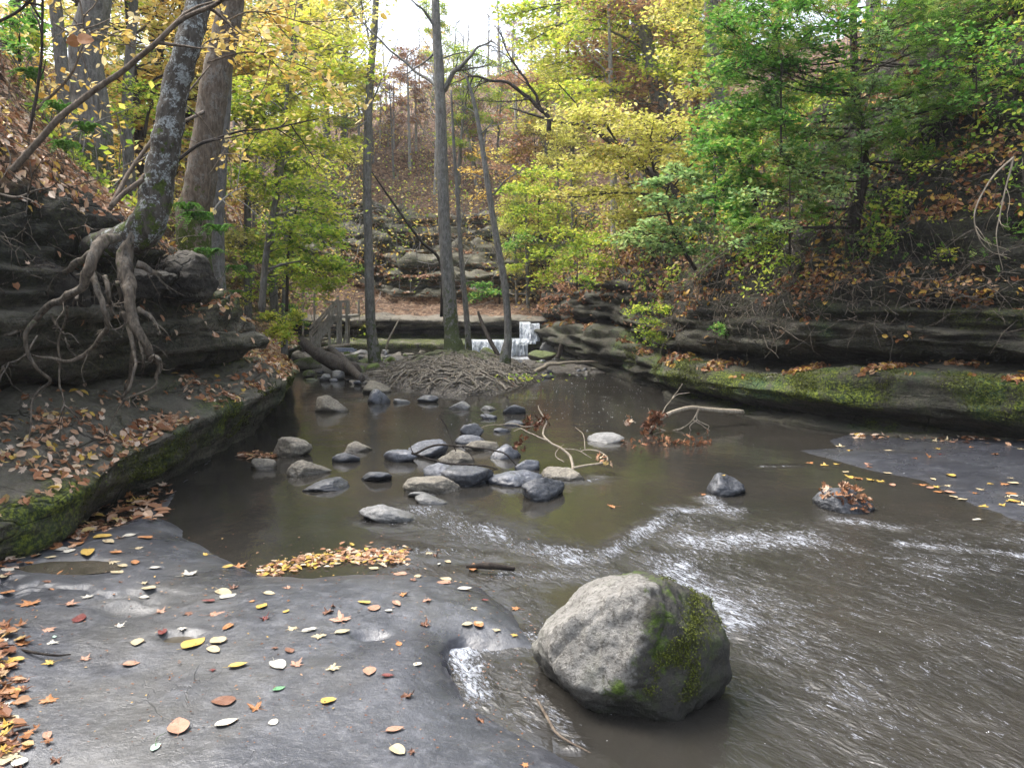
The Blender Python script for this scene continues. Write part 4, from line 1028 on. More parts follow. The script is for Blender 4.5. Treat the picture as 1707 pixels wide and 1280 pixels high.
scatter(LEFT, 40000, dL, lambda p: .05 + .0035 * p[:, 1], M['litter'], 'leaf_litter', tb=.08)
def dR(c, n, k):
    up = sstep(.2, .7, n[:, 2]); pt = fbm(c, 1.3, 4); pt2 = fbm(c, 5, 3)
    d = sstep(8.6, 9.4, k) * sstep(-.05, .3, pt) * (.22 + 1.1 * sstep(.08, .38, fbm(c + 3, 2.2, 3))) * sstep(.05, .5, n[:, 2])
    d = np.maximum(d, .9 * sstep(4.6, 5, k) * (1 - sstep(6, 6.6, k)) * up * sstep(.12, .35, fbm(c, 1.9, 2)))
    d = np.maximum(d, .35 * sstep(14, 17, c[:, 1]) * sstep(9, 10, k)); d = np.maximum(d, .5 * sstep(7.9, 8.3, k) * sstep(.1, .35, fbm(c + 8, 2.0, 3)))
    return d * np.clip(9 / np.maximum(c[:, 1], 4), .35, 1.3) * (1 - .8 * sstep(12.6, 13, k))
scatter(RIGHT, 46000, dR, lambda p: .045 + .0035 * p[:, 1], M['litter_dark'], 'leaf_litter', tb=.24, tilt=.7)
def dB(c, n, k):
    up = sstep(.3, .8, n[:, 2]); d = sstep(19.3, 20, k) * .4 + 1.5 * sstep(6.4, 7, k) * (1 - sstep(8.3, 8.8, k)) * (c[:, 0] > -6) + .45 * sstep(8, 9, k) * up
    return d * (1 - sstep(42, 50, c[:, 1])) * sstep(.1, .5, n[:, 2])
scatter(BACK, 32000, dB, lambda p: np.where(p[:, 2] < 1.6, .10, .14), M['litter'], 'leaf_litter', (('dia', .6), ('maple', .4)), .03, -.02, .5)
# ------------------------------------------------------------------ single fallen leaves
def leaf_mat(name, c, vein):
    t = NT(name); o = t.obj()
    n = t.noise(28, 4, o)
    cc = t.mix(t.ramp(n, [(.35, 0), (.75, .7)]), c, tuple(v * .55 for v in c))
    y = t.math('ABSOLUTE', t.sep(o, 1)); mid = t.ramp(y, [(.0, 1), (.02, 0)])
    wv = t.ramp(t.math('PINGPONG', t.math('ADD', t.math('MULTIPLY', t.sep(o, 0), 9), t.math('MULTIPLY', y, -7)), 1.0), [(0, 1), (.1, 0)])
    cc = t.mix(t.math('MULTIPLY', t.math('MAXIMUM', mid, wv), .45), cc, vein)
    a = t.bsdf(cc, .45, t.bump(n, .3, .01), spec=.4)
    return t.done(a)
LM = dict(white=leaf_mat('whitish_leaf', (.55, .52, .44), (.5, .45, .33)), pale=leaf_mat('pale_yellow_leaf', (.50, .41, .25), (.4, .28, .14)), yellow=leaf_mat('yellow_leaf', (.54, .36, .08), (.4, .2, .05)),
          orange=leaf_mat('orange_leaf', (.43, .19, .07), (.3, .09, .03)), pink=leaf_mat('pinkish_orange_leaf', (.42, .23, .15), (.32, .12, .07)), red=leaf_mat('dark_red_leaf', (.15, .025, .018), (.07, .01, .01)),
          brown=leaf_mat('brown_leaf', (.20, .09, .05), (.08, .04, .02)), green=leaf_mat('green_leaf', (.14, .36, .16), (.3, .5, .3)), mint=leaf_mat('pale_green_leaf', (.38, .52, .42), (.5, .6, .5)))
def oval_mesh(name, wd, cup, seed):
    rg = np.random.default_rng(seed); n = 26; a = np.linspace(0, 2 * math.pi, n, endpoint=False)
    r = 1 + .03 * np.sin(a * 13) + rg.normal(size=n) * .015
    x = .5 * np.cos(a) * r; y = wd * np.sin(a) * r * (1 - .22 * np.cos(a))
    tip = np.exp(-((np.cos(a) - 1) / .03) ** 2); x += .06 * tip
    V = [[0, 0, 0]]; rings = 3; Fc = []
    for k in range(1, rings + 1):
        s = k / rings
        for i in range(n):
            z = cup * (abs(y[i] * s) * 1.6 + .9 * (x[i] * s) ** 2) + .02 * math.sin(3 * a[i] + seed) * s
            V.append([x[i] * s, y[i] * s, z])
    for i in range(n): Fc.append([0, 1 + i, 1 + (i + 1) % n])
    for k in range(rings - 1):
        for i in range(n):
            p_ = 1 + k * n + i; q_ = 1 + k * n + (i + 1) % n; Fc.append([p_, p_ + n, q_ + n, q_])
    mb = MB(); mb.add(np.array(V), Fc)
    mb.tube(np.array([[-.48, 0, .0], [-.62, .01, .02], [-.78, .04, .05]]), [.012, .007], 4)
    me = np_mesh(name, np.concatenate(mb.V), np.concatenate(mb.L), np.concatenate(mb.S)); return me
def maple_mesh(name, curl, seed):
    rg = np.random.default_rng(seed); full = np.array(_maplep()) * 1.02
    # subdivide the outline with teeth
    out = []
    for i in range(len(full)):
        a, b = full[i], full[(i + 1) % len(full)]
        out.append(a); m = (a + b) / 2; out.append(m * (1.06 + rg.normal() * .05))
    out = np.array(out); n = len(out); V = [[0, 0, 0]]; Fc = []
    ph = rg.uniform(0, 6)
    for k in (1, 2, 3):
        s = k / 3
        for q in out:
            th = math.atan2(q[1], q[0]); rr = np.hypot(*q) * s * 2
            z = curl * rr ** 2 * (.5 + .6 * math.sin(2 * th + ph)) + curl * .35 * math.sin(5 * th + seed) * rr
            V.append([q[0] * s * (1 - abs(curl) * .5 * s), q[1] * s * (1 - abs(curl) * .5 * s), z])
    for i in range(n): Fc.append([0, 1 + i, 1 + (i + 1) % n])
    for k in range(2):
        for i in range(n):
            p_ = 1 + k * n + i; q_ = 1 + k * n + (i + 1) % n; Fc.append([p_, p_ + n, q_ + n, q_])
    mb = MB(); mb.add(np.array(V), Fc)
    mb.tube(np.array([[-.12, 0, .0], [-.34, .02, .02], [-.6, .09, .05]]), [.010, .006], 4)
    return np_mesh(name, np.concatenate(mb.V), np.concatenate(mb.L), np.concatenate(mb.S))
LMESH = {}
def lmesh(sh, col, v):
    k = (sh, col, v)
    if k not in LMESH:
        if sh == 'oval': me = oval_mesh('oval_leaf', [.30, .36, .26][v], [.03, .09, .16][v], v + 1)
        elif sh == 'round': me = oval_mesh('round_leaf', [.40, .42, .38][v], [.02, .07, .12][v], v + 5)
        elif sh == 'maple': me = maple_mesh('maple_leaf', [.07, .14, -.10][v], v + 2)
        else: me = maple_mesh('curled_leaf', [.28, .42, .34][v], v + 9)
        me.materials.append(LM[col]); LMESH[k] = me
    return LMESH[k]
def surf_z(x, y):
    a = float(front_z(np.array([[x]]), np.array([[y]]))[0, 0]); b = float(right_z(np.array([[x]]), np.array([[y]]))[0, 0])
    w_ = float(water_z(np.array([[x]]), np.array([[y]]))[0, 0])
    m = max(a, b, w_)
    return m, (a > w_ + .003 and a >= b), (b > w_ + .003 and b > a)
CN = dict(white='white', pale='pale yellow', yellow='yellow', orange='orange', pink='pinkish', red='dark red', brown='brown', green='green', mint='pale green')
leafq = []; nleaf = [0]
def place(px, py, wpx, sh, col, label=None, yaw=None):
    z = .1
    for _ in range(4):
        g = G(px, py, z); z, on1, on2 = surf_z(g[0], g[1])
    v = int(prng.integers(0, 3)); name = {'oval': 'oval_leaf', 'round': 'round_leaf', 'maple': 'maple_leaf', 'curl': 'curled_leaf'}[sh]
    o = bpy.data.objects.new(name, lmesh(sh, col, v)); COL.objects.link(o)
    s = wpx * MPP(g[1]) * .93; o.scale = (s, s, s)
    o.location = (g[0], g[1], z + .003 + prng.uniform(0, .003)); o.rotation_euler = (prng.uniform(-.05, .05), prng.uniform(-.05, .05), prng.uniform(0, 6.28) if yaw is None else yaw)
    tag(o, None, 'leaf', 'fallen autumn leaves')
    if label: o['label'] = label
    else:
        szn = 'big' if wpx > 34 else 'small' if wpx < 17 else 'medium'
        if on1:
            if py > 1190: where = 'at the bottom of the front slab'
            elif px < 110: where = 'near the left leaf pile'
            elif px > 740: where = 'near the big boulder'
            elif px > 560: where = 'on the front slab left of the notch'
            elif py < 960: where = 'on the front slab by the pool edge'
            elif py < 1060: where = 'amid the front slab'
            else: where = 'on the lower front slab'
        elif on2: where = 'on the right hand slab'
        elif px > 1200: where = 'floating beside the right hand slab'
        elif py > 880: where = 'floating in the leaf raft'
        else: where = 'on the wet margin of the pool'
        leafq.append((o, '%s %s %s leaf %s' % (szn, CN[col], {'oval': 'oval', 'round': 'round', 'maple': 'maple', 'curl': 'curled'}[sh], where), px))
    nleaf[0] += 1
    return o
Z1 = [(770,290,62,'oval','white'),(715,437,60,'oval','white'),(935,320,130,'maple','white'),(1020,222,70,'maple','yellow'),(715,365,70,'maple','pale'),(740,410,72,'oval','pale'),(1110,408,120,'oval','pale'),(1130,430,90,'oval','white'),
 (1160,390,80,'curl','brown'),(1035,455,68,'oval','red'),(1250,455,34,'oval','orange'),(1335,415,68,'oval','pale'),(1430,388,68,'maple','pink'),(1300,480,76,'oval','yellow'),(1420,505,46,'oval','yellow'),(1630,510,80,'curl','brown'),
 (1310,540,95,'curl','red'),(1060,520,130,'maple','pink'),(940,515,90,'maple','brown'),(795,508,90,'maple','pink'),(1130,583,80,'oval','orange'),(905,590,66,'maple','white'),(805,603,80,'oval','red'),(590,578,92,'maple','white'),(680,658,84,'round','pale'),
 (960,665,140,'oval','yellow'),(1080,650,100,'round','pale'),(1060,695,100,'oval','pale'),(260,662,96,'maple','white'),(270,630,36,'oval','mint'),(105,665,130,'maple','orange'),(235,595,110,'maple','pink'),(395,540,110,'oval','red'),(435,435,84,'maple','white'),
 (345,470,110,'maple','pink'),(255,395,130,'maple','orange'),(150,470,160,'maple','orange'),(325,315,120,'oval','orange'),(490,312,70,'round','pale'),(435,215,130,'oval','yellow'),(310,197,70,'round','white'),(345,206,60,'round','white'),(575,213,60,'oval','orange'),(680,190,70,'maple','pale'),
 (250,760,100,'maple','yellow'),(420,743,90,'maple','pink'),(650,765,86,'oval','pink'),(1055,795,50,'maple','red'),(1180,775,104,'oval','yellow'),(1380,770,120,'oval','white'),(1465,770,120,'maple','pink'),(1455,590,100,'maple','pale'),(1535,598,70,'oval','white'),(1585,625,110,'maple','pale'),
 (1365,685,56,'maple','brown'),(1435,698,66,'oval','brown'),(1650,785,100,'maple','pale'),(1110,950,130,'round','brown'),(240,950,140,'maple','orange'),(140,1105,90,'maple','orange'),(60,1170,140,'maple','orange'),(280,1245,110,'curl','brown'),(60,1230,120,'maple','pale'),
 (110,950,150,'maple','orange'),(235,1125,90,'oval','pink'),(670,262,60,'oval','orange'),(610,280,60,'oval','pale'),(560,265,90,'maple','pale'),(580,312,70,'oval','pale'),(150,265,70,'maple','orange'),(240,355,70,'maple','brown'),(600,358,40,'curl','brown'),(780,365,40,'curl','pink'),(540,160,90,'oval','pale'),(640,128,70,'round','white'),(440,95,70,'maple','yellow'),
 (600,40,60,'maple','orange'),(520,105,60,'maple','pink'),(100,840,140,'maple','brown'),(60,780,110,'maple','brown'),(75,835,90,'maple','orange'),(50,910,110,'oval','yellow'),(130,850,70,'curl','pink'),(300,275,50,'oval','yellow'),(720,140,90,'oval','orange'),(730,42,50,'oval','orange'),(1180,275,130,'maple','orange'),(1130,282,60,'oval','yellow'),(40,430,70,'oval','orange'),(20,330,60,'oval','pale'),(160,175,80,'round','white'),(250,235,60,'oval','pale')]
for zx, zy, w_, sh, col in Z1:
    place(zx * .336, 850 + zy * .336, w_ * .336, sh, col)
Z2 = [(510,420,84,'maple','orange'),(320,462,72,'oval','yellow'),(480,466,74,'oval','pink'),(370,488,80,'round','pink'),(440,503,40,'oval','white'),(630,450,84,'maple','pink'),(160,482,60,'curl','brown'),(130,510,90,'maple','brown'),(205,550,160,'maple','pink'),(210,607,88,'oval','pale'),
 (45,598,80,'oval','white'),(490,665,60,'oval','orange'),(620,575,100,'curl','brown'),(583,768,48,'round','white'),(165,790,105,'maple','pale'),(345,802,92,'round','pink'),(435,825,70,'oval','red'),(535,922,115,'curl','brown'),(470,1092,104,'oval','pink'),(560,1205,76,'curl','brown'),
 (1120,1265,80,'maple','orange'),(890,575,44,'round','pale'),(830,603,60,'round','pale'),(885,622,84,'oval','orange'),(860,492,60,'maple','pale'),(1075,490,84,'maple','orange'),(978,600,66,'maple','pale'),(1065,622,56,'maple','yellow'),(920,450,40,'oval','red'),
 (722,342,66,'round','pale'),(715,362,74,'oval','pink'),(560,350,64,'maple','brown'),(585,330,48,'round','pale'),(500,300,66,'oval','yellow'),(497,320,72,'oval','pink'),(405,270,80,'maple','pale'),(365,290,60,'oval','pale'),(860,290,100,'oval','orange'),(818,395,84,'oval','white'),(895,1045,100,'curl','brown'),(735,258,44,'oval','pale'),(690,270,34,'oval','white'),(640,215,60,'maple','pale'),(670,228,60,'curl','brown'),(540,200,60,'curl','brown'),(180,270,80,'maple','pale')]
for zx, zy, w_, sh, col in Z2: place(500 + zx * .336, 850 + zy * .336, w_ * .336, sh, col)
for a in [(465,1149,24,'oval','green','single green oval leaf on the lower front slab'),(427,1181,46,'curl','orange','curled orange leaf with a dark stem on the lower front slab'),(547,1169,28,'round','yellow','yellow-orange round toothed leaf alone on the lower right slab'),
          (298,1212,52,'round','pink','largest leaf, a round pinkish salmon one at the bottom left'),(377,1206,43,'oval','white','long whitish oval leaf right of the big pinkish round one'),(456,1204,22,'round','white','small white round leaf below the curled orange one'),
          (259,1247,27,'oval','mint','pale mint leaf with a long upright stem at the bottom edge'),(663,1252,36,'round','pale','pale yellow round leaf touching a brown one at the bottom edge'),(1210,800,12,'maple','yellow','yellow leaf stuck on top of the squarish dark stone')]:
    o = place(*a)
    if a[0] == 1210:
        q = stones[35][0]; bb = max(v.co.z for v in q.data.vertices); o.location = (q.location.x, q.location.y - .02, q.location.z + bb * .97)
mb = MB(); g = G(259, 1240, .11); gz = surf_z(g[0], g[1])[0]
mb.tube(smooth_path([(g[0], g[1], gz + .01), (g[0] - .008, g[1] + .035, gz + .02), (g[0] + .004, g[1] + .08, gz + .012)], 5), [.0012, .0008], 4); o = mb.build('leaf_stalk', M['palegreen'], origin=g); tag(o, 'long pale stalk beside the mint leaf at the bottom edge', 'stalk')
# leaves gathered along the edges: (px range, py range, how many)
cols = ['orange', 'pink', 'pale', 'yellow', 'brown', 'white', 'red']; pw = [.26, .24, .18, .12, .10, .07, .03]
def gather(n, fx, wpx):
    for _ in range(n):
        px, py = fx(); place(px, py, wpx * prng.uniform(.75, 1.25), ['maple', 'oval', 'round', 'curl'][int(prng.choice(4, p=[.5, .25, .1, .15]))], cols[int(prng.choice(7, p=pw))])
def leftpile():
    y = prng.uniform(1070, 1285); return (-25 + abs(prng.normal()) * 28 + (y - 1070) * .10, y)
gather(40, leftpile, 36)
def crumbs(): return (prng.uniform(0, 900), prng.uniform(880, 1280))
def upperleft():
    u = prng.uniform(0, 1); return (u * 270 + prng.normal() * 12, 935 - u * 110 + prng.normal() * 16)
gather(44, upperleft, 26)
def rslab():
    u = prng.uniform(0, 1); 
    if prng.uniform() < .5: return (1440 + u * 270, 712 + u * 22 + abs(prng.normal()) * 10)
    return (1400 + u * 307, 765 + u * 60 + prng.normal() * 22)
gather(58, rslab, 18)
for x, y, w_, c in [(1350,772,22,'orange'),(1375,776,20,'yellow'),(1395,774,16,'yellow'),(1420,796,26,'yellow'),(1432,798,24,'orange'),(1452,800,22,'yellow'),(1468,803,22,'yellow'),(1535,808,24,'orange'),(1560,812,22,'yellow'),(1640,845,26,'yellow'),(1670,843,20,'yellow'),(1605,833,16,'pale'),(1022,845,24,'orange'),(1410,787,14,'pale'),(1172,824,14,'orange')]:
    place(x, y, w_, 'maple' if c != 'pale' else 'oval', c)
def raft():
    u = prng.uniform(0, 1); return (440 + u * 205, 944 - 26 * math.sin(min(1, u * 1.6) * 1.5) + prng.normal() * 8)
gather(max(0, 300 - len(leafq) - 8), raft, 17)
# the rest of the raft and of the piles, past counting
def stuff_leaves(n, fx, wpx, name='leaf_litter', mat='litter', tb=0, lift=.004):
    pos = []; sz = []
    XY = [fx() for _ in range(n)]
    for px, py in XY:
        g = G(px, py, .05); pos.append(g); sz.append(wpx * MPP(g[1]))
    pos = np.array(pos); 
    z1 = front_z(pos[:, 0][None], pos[:, 1][None])[0]; z2 = right_z(pos[:, 0][None], pos[:, 1][None])[0]
    pos[:, 2] = np.maximum(np.maximum(z1, z2), 0.004) + lift + R.uniform(0, .012, n)
    L = Leaves(); nr = np.tile([0, 0, 1.], (n, 1)) + R.normal(size=(n, 3)) * .18; sz = np.array(sz) * R.uniform(.7, 1.3, n); tt = R.uniform(0, 1, n) + tb
    h = n // 2; L.add(pos[:h], nr[:h], sz[:h], 'maple', None, tt[:h]); L.add(pos[h:], nr[h:], sz[h:], 'oval', None, tt[h:])
    o = L.build(name, M[mat]); tag(o, kind='stuff'); return o
stuff_leaves(420, lambda: (430 + (u := prng.uniform(0, 1)) * 250, 945 - 30 * math.sin(min(1, u * 1.6) * 1.5) + prng.normal() * 7), 13, 'floating_leaf_raft', 'litter', .2, .001)
stuff_leaves(80, leftpile, 30, mat='litter_dark', tb=.15)
stuff_leaves(260, upperleft, 22)
stuff_leaves(420, lambda: (1420 + (u := prng.uniform(0, 1)) * 300, 708 + u * 20 + abs(prng.normal()) * 8), 13, tb=.05)
stuff_leaves(700, crumbs, 5, 'leaf_crumbs', 'litter_dark', 0)
stuff_leaves(60, lambda: (prng.uniform(395, 460), 752 + prng.normal() * 3), 12)
uniquify(uq + leafq)
# leaves caught on the stranded branch and on the flat stone
def clump(parent, pts, n, spread, size, mat, name='caught_leaves', shape='maple2', tb=0):
    L = Leaves(); p = np.array(pts)[R.integers(0, len(pts), n)] + R.normal(size=(n, 3)) * spread
    L.add(p, R.normal(size=(n, 3)), np.full(n, size) * R.uniform(.6, 1.2, n), shape, None, R.uniform(0, .6, n) + tb); return L.build(name, mat, parent)
clump(br, smooth_path([P(1075,722,A[1]), P(1082,712,A[1]), P(1092,700,A[1]), P(1095,692,A[1])], 5), 90, .045, .10, M['litter_dark'])
clump(br, [P(x, y, A[1]) for x, y in [(1048,700),(1045,705)]], 8, .02, .09, M['litter'], tb=.3)
clump(br, [G(x, 735 + (x % 7), .02) for x in range(1045, 1180, 6)], 110, .04, .08, M['litter'], tb=-.05)
clump(b2, [P(x, y, G(930,800)[1] + (800 - y) * .008) for x, y in [(905,700),(911,705),(883,708),(880,702),(895,714),(868,738),(866,742)]], 60, .03, .08, M['litter_dark'])
clump(b2, [P(x, y, G(930,800)[1] + (800 - y) * .008) for x, y in [(1008,768),(1014,772),(1000,760)]], 10, .02, .08, M['litter'], tb=.4)
q = stones[36][0]; me = q.data; vs = np.array([v.co[:] for v in me.vertices]); nz = np.array([v.normal[2] for v in me.vertices]); top = vs[(nz > .45)]
L = Leaves(); n = 60; w_ = np.exp(-((top[:, 0] - .05) / .16) ** 2); kk = R.choice(len(top), n, p=w_ / w_.sum()); pp = top[kk] + np.array([0, 0, .012]) + np.abs(R.normal(size=(n, 1))) * np.array([0, 0, .018]) + np.array(q.location)
L.add(pp, np.tile([0, -.2, 1.], (n, 1)) + R.normal(size=(n, 3)) * .45, R.uniform(.05, .10, n), 'maple2', None, R.uniform(0, .8, n)); o = L.build('leaf_heap', M['litter'], origin=q.location); tag(o, kind='stuff')
# foam flecks drifting on the far pool
n = 420; L = Leaves(); pos = []
while len(pos) < n:
    px, py = prng.uniform(885, 1080), 628 + abs(prng.normal()) * 45
    if px > 1075 or py > 800: continue
    g = G(px, py, .006); pos.append(g)
for _ in range(90): pos.append(G(prng.uniform(560, 860), prng.uniform(655, 760), .006))
for _ in range(60): pos.append(G(prng.uniform(1000, 1650), prng.uniform(740, 1240), .012))
pos = np.array(pos); n = len(pos)
def mat_plain(name, c, r=.5):
    t = NT(name); return t.done(t.bsdf(t.mix(t.noise(30, 2, t.pos()), c, tuple(v * .8 for v in c)), r))
M['foam'] = mat_plain('white_foam', (.7, .72, .74))
L.add(pos, np.tile([0, 0, 1.], (n, 1)), R.gamma(2, .4, n) * .0011 * pos[:, 1] + .003, 'dia', None, R.uniform(0, 1, n)); o = L.build('foam_flecks', M['foam']); tag(o, kind='stuff')
# ------------------------------------------------------------------ trees
def wander(p, d, L, n, bend, rg, up=0.0):
    pts = [np.array(p, float)]; d = np.array(d, float); d /= np.linalg.norm(d)
    for _ in range(n):
        d = d + rg.normal(size=3) * bend + np.array([0, 0, up]); d /= np.linalg.norm(d)
        pts.append(pts[-1] + d * L / n)
    return np.array(pts)
def rootof(o, base): o['_o'] = [float(v) for v in base]
def make_tree(name, label, cat, base, path, r, bark, group=None, clumps=(), leaf=None, leafsize=.07, lpc=160, twigs=12, seed=0, limbs=(), shapes=('oval', 'maple'),
              sides=9, rough=.12, moss=0.0, flat=.45, tintz=None, twigr=.006, droop=0.0, limb_from=(.35, .95), rlimb=.3, mb_only=False, tb=0.0, leaf_up=1.0, barkseg=8, spreadk=1.0):
    """path: trunk points; clumps: (centre xyz, (rx, ry, rz)); limbs: explicit bare limbs (points, r0)."""
    rg = np.random.default_rng(seed + 100)
    root = empty(name, base, label, cat, group); rootof(root, base)
    path = [np.array(p_, float) for p_ in path]
    if 'tree' in name and path[1][2] - path[0][2] > .6 * np.linalg.norm(path[1] - path[0]) and name != 'leaning_tree' and name != 'leaning_yellow_tree':
        path = [path[0] - np.array([0, 0, 1.3])] + path; r = [r[0]] + list(r)
    pts = smooth_path(path, barkseg); n = len(pts)
    rad = np.interp(np.linspace(0, 1, n), np.linspace(0, 1, len(r)), r)
    mb = MB()
    zz = pts[:, 2]; mo = np.repeat(moss * (1 - sstep(0, 1, (zz - zz[0]) / (abs(zz[-1] - zz[0]) * .45 + .3))), sides)
    mb.tube(pts, rad, sides, rough, seed, mo)
    for lp, r0 in limbs:
        q = smooth_path(lp, 6); q = wiggle(q, r0 * 1.5, 2.5, seed); m = len(q)
        mb.tube(q, np.linspace(r0, max(.004, r0 * .25), m), 6, .08)
        for _ in range(max(2, int(len(lp) * 1.7))):
            k = int(rg.integers(m // 4, m)); dd = q[min(m-1, k)] - q[max(0, k-2)] + rg.normal(size=3) * .12 * np.linalg.norm(q[-1] - q[0]) * .6
            L = np.linalg.norm(q[-1] - q[0]) * rg.uniform(.15, .35)
            mb.tube(wander(q[k], dd, L, 6, .2, rg), np.linspace(max(.005, r0 * .3), .003, 7), 4)
    LV = Leaves()
    for (c, s) in clumps:
        c = np.array(c, float); s = np.array(s, float)
        # the limb that carries this clump
        best = None
        dist = np.linalg.norm(pts - c, axis=1) + 1.2 * np.maximum(0, pts[:, 2] - c[2])
        lo, hi = int(limb_from[0] * (n - 1)), int(limb_from[1] * (n - 1))
        k = lo + int(np.argmin(dist[lo:hi + 1])); a = pts[k]
        mid = (a + c) / 2 + np.array([0, 0, .12 * np.linalg.norm(c - a)]) * (1 - 2 * droop) + rg.normal(size=3) * .05 * np.linalg.norm(c - a)
        q = smooth_path([a, mid, c], 6); r0 = min(rad[k] * rlimb, .012 * np.linalg.norm(c - a) + .008)
        mb.tube(q, np.linspace(r0, max(.003, r0 * .35), len(q)), 5, .05)
        for t in range(twigs):
            u = rg.normal(size=3); u /= np.linalg.norm(u); tip = c + u * s * rg.uniform(.45, 1.0) ** .5 * spreadk
            st_ = q[int(rg.integers(len(q) // 2, len(q)))]
            m_ = (st_ + tip) / 2 + rg.normal(size=3) * .06 * np.linalg.norm(s) + np.array([0, 0, .05])
            tw = smooth_path([st_, m_, tip], 4)
            if twigr > 0: mb.tube(tw, np.linspace(twigr, twigr * .4, len(tw)), 3, cap=False)
            if leaf:
                kk = rg.integers(2, len(tw), lpc // twigs); e = tw[kk] + rg.normal(size=(len(kk), 3)) * s * np.array([.30, .30, .30 * flat])
                nr = np.array([0, 0, leaf_up]) + rg.normal(size=(len(kk), 3)) * .42
                tt = np.clip(rg.beta(2, 2, len(kk)) + tb + .35 * fbm(e, .9, 2), 0, 1)
                if tintz: tt = np.clip(tt + np.interp(e[:, 2], tintz[0], tintz[1]), 0, 1)
                sz = leafsize * rg.uniform(.6, 1.25, len(kk)); h = int(len(kk) * .55)
                LV.add(e[:h], nr[:h], sz[:h], shapes[0], None, tt[:h], rg); LV.add(e[h:], nr[h:], sz[h:], shapes[1], None, tt[h:], rg)
    mb.build('trunk', M[bark], root, attr='moss')
    if leaf: LV.build('crown', M[leaf], root)
    return root
def CL(lst, Y, r, fl=.6, jy=.0, seed=1):     # clumps from photo positions
    rg = np.random.default_rng(seed); out = []
    for c in lst:
        px, py = c[:2]; s = (c[2] if len(c) > 2 else r); y = (c[3] if len(c) > 3 else Y) + rg.uniform(-jy, jy)
        out.append((P(px, py, y), (s, s * .9, s * fl)))
    return out

# --- the big leaning tree on the left with its hanging roots
Y = 6.25
path = [P(140,418,6.7), P(175,408,6.4), P(215,400,Y), P(248,372,6.2), P(265,300,Y), P(277,240,Y), P(290,160,6.3), P(312,80,6.3), P(333,0,6.4), P(352,-110,6.5), P(380,-330,6.9)]
rr = [.10,.112,.128,.126,.115,.106,.10,.096,.09,.084,.075]
limbsL = []
tL = make_tree('leaning_tree', 'leaning tree with lichen-speckled bark and bare roots hanging over the left ledge', 'tree', P(215,400,Y), path, rr, 'bark_lichen', sides=20, rough=.24, moss=.3, seed=1, barkseg=12,
    limbs=limbsL)
roots = [
 ([(226,375),(212,400),(205,440),(208,480),(218,520),(222,560),(216,600),(214,640),(206,668)],[.10,.13,.10,.07,.055,.04,.03,.022,.014],6.15),
 ([(225,385),(210,425),(215,470),(225,530),(235,560),(250,590),(266,605),(262,632)],[.06,.10,.085,.06,.055,.05,.04,.02],6.02),
 ([(200,395),(172,402),(155,430),(145,460),(110,495),(75,515),(50,540),(20,552),(-15,568)],[.05,.08,.07,.055,.045,.038,.032,.024,.016],5.62),
 ([(150,450),(165,490),(178,525),(178,550),(160,575),(130,598),(105,603),(60,592),(40,592)],[.045,.036,.032,.03,.027,.024,.02,.013,.006],5.6),
 ([(58,535),(42,560),(55,600),(80,632),(65,648),(50,668),(50,700),(45,730),(5,755)],[.03,.026,.022,.019,.017,.015,.012,.008,.004],5.5),
 ([(155,420),(130,435),(105,452),(85,462)],[.05,.045,.035,.02],6.1),
 ([(112,510),(108,545),(95,590),(98,640),(108,670),(98,690)],[.018,.016,.015,.012,.009,.005],5.6),
 ([(85,522),(100,545),(118,570)],[.016,.014,.008],5.6),
 ([(205,520),(218,560),(222,600),(218,640),(205,665),(250,645),(262,630)],[.03,.026,.022,.018,.014,.012,.008],5.9),
 ([(232,515),(250,530),(272,555)],[.035,.028,.014],6.05),
 ([(175,460),(182,490),(190,525)],[.035,.03,.016],6.0),
 ([(228,440),(255,452),(268,462)],[.05,.035,.02],6.2),
 ([(128,500),(130,492),(120,512)],[.02,.015,.01],5.85),
 ([(196,470),(198,500),(200,530)],[.03,.026,.014],6.0),
 ([(230,560),(236,580),(237,595)],[.03,.022,.014],5.95),
 ([(62,560),(45,590),(20,605),(0,612)],[.014,.011,.008,.004],5.5),
 ([(250,600),(262,598),(268,606)],[.03,.026,.016],5.95)]
for i, (rp, rr_, Yr) in enumerate(roots):
    rr_ = [v * .57 for v in rr_]; mb = MB(); q = smooth_path([P(x, y, Yr + .12 * math.sin(i + k)) for k, (x, y) in enumerate(rp)], 9); q = wiggle(q, .035, 5, i)
    mo = np.clip(.75 - np.linspace(0, 1, len(q)), 0, 1) * .35
    mb.tube(q, np.interp(np.linspace(0, 1, len(q)), np.linspace(0, 1, len(rr_)), rr_), 11, .5, i, np.repeat(mo, 11))
    rq = np.random.default_rng(300 + i)
    for _ in range(5):
        k = int(rq.integers(len(q) // 4, len(q))); d_ = rq.normal(size=3) * .6 + np.array([0, .1, -.7]); tw = wander(q[k], d_, rq.uniform(.08, .35), 6, .25, rq)
        mb.tube(tw, np.linspace(rq.uniform(.003, .008), .0012, 7), 4)
    mb.build('root', M['root'], tL, attr='moss')

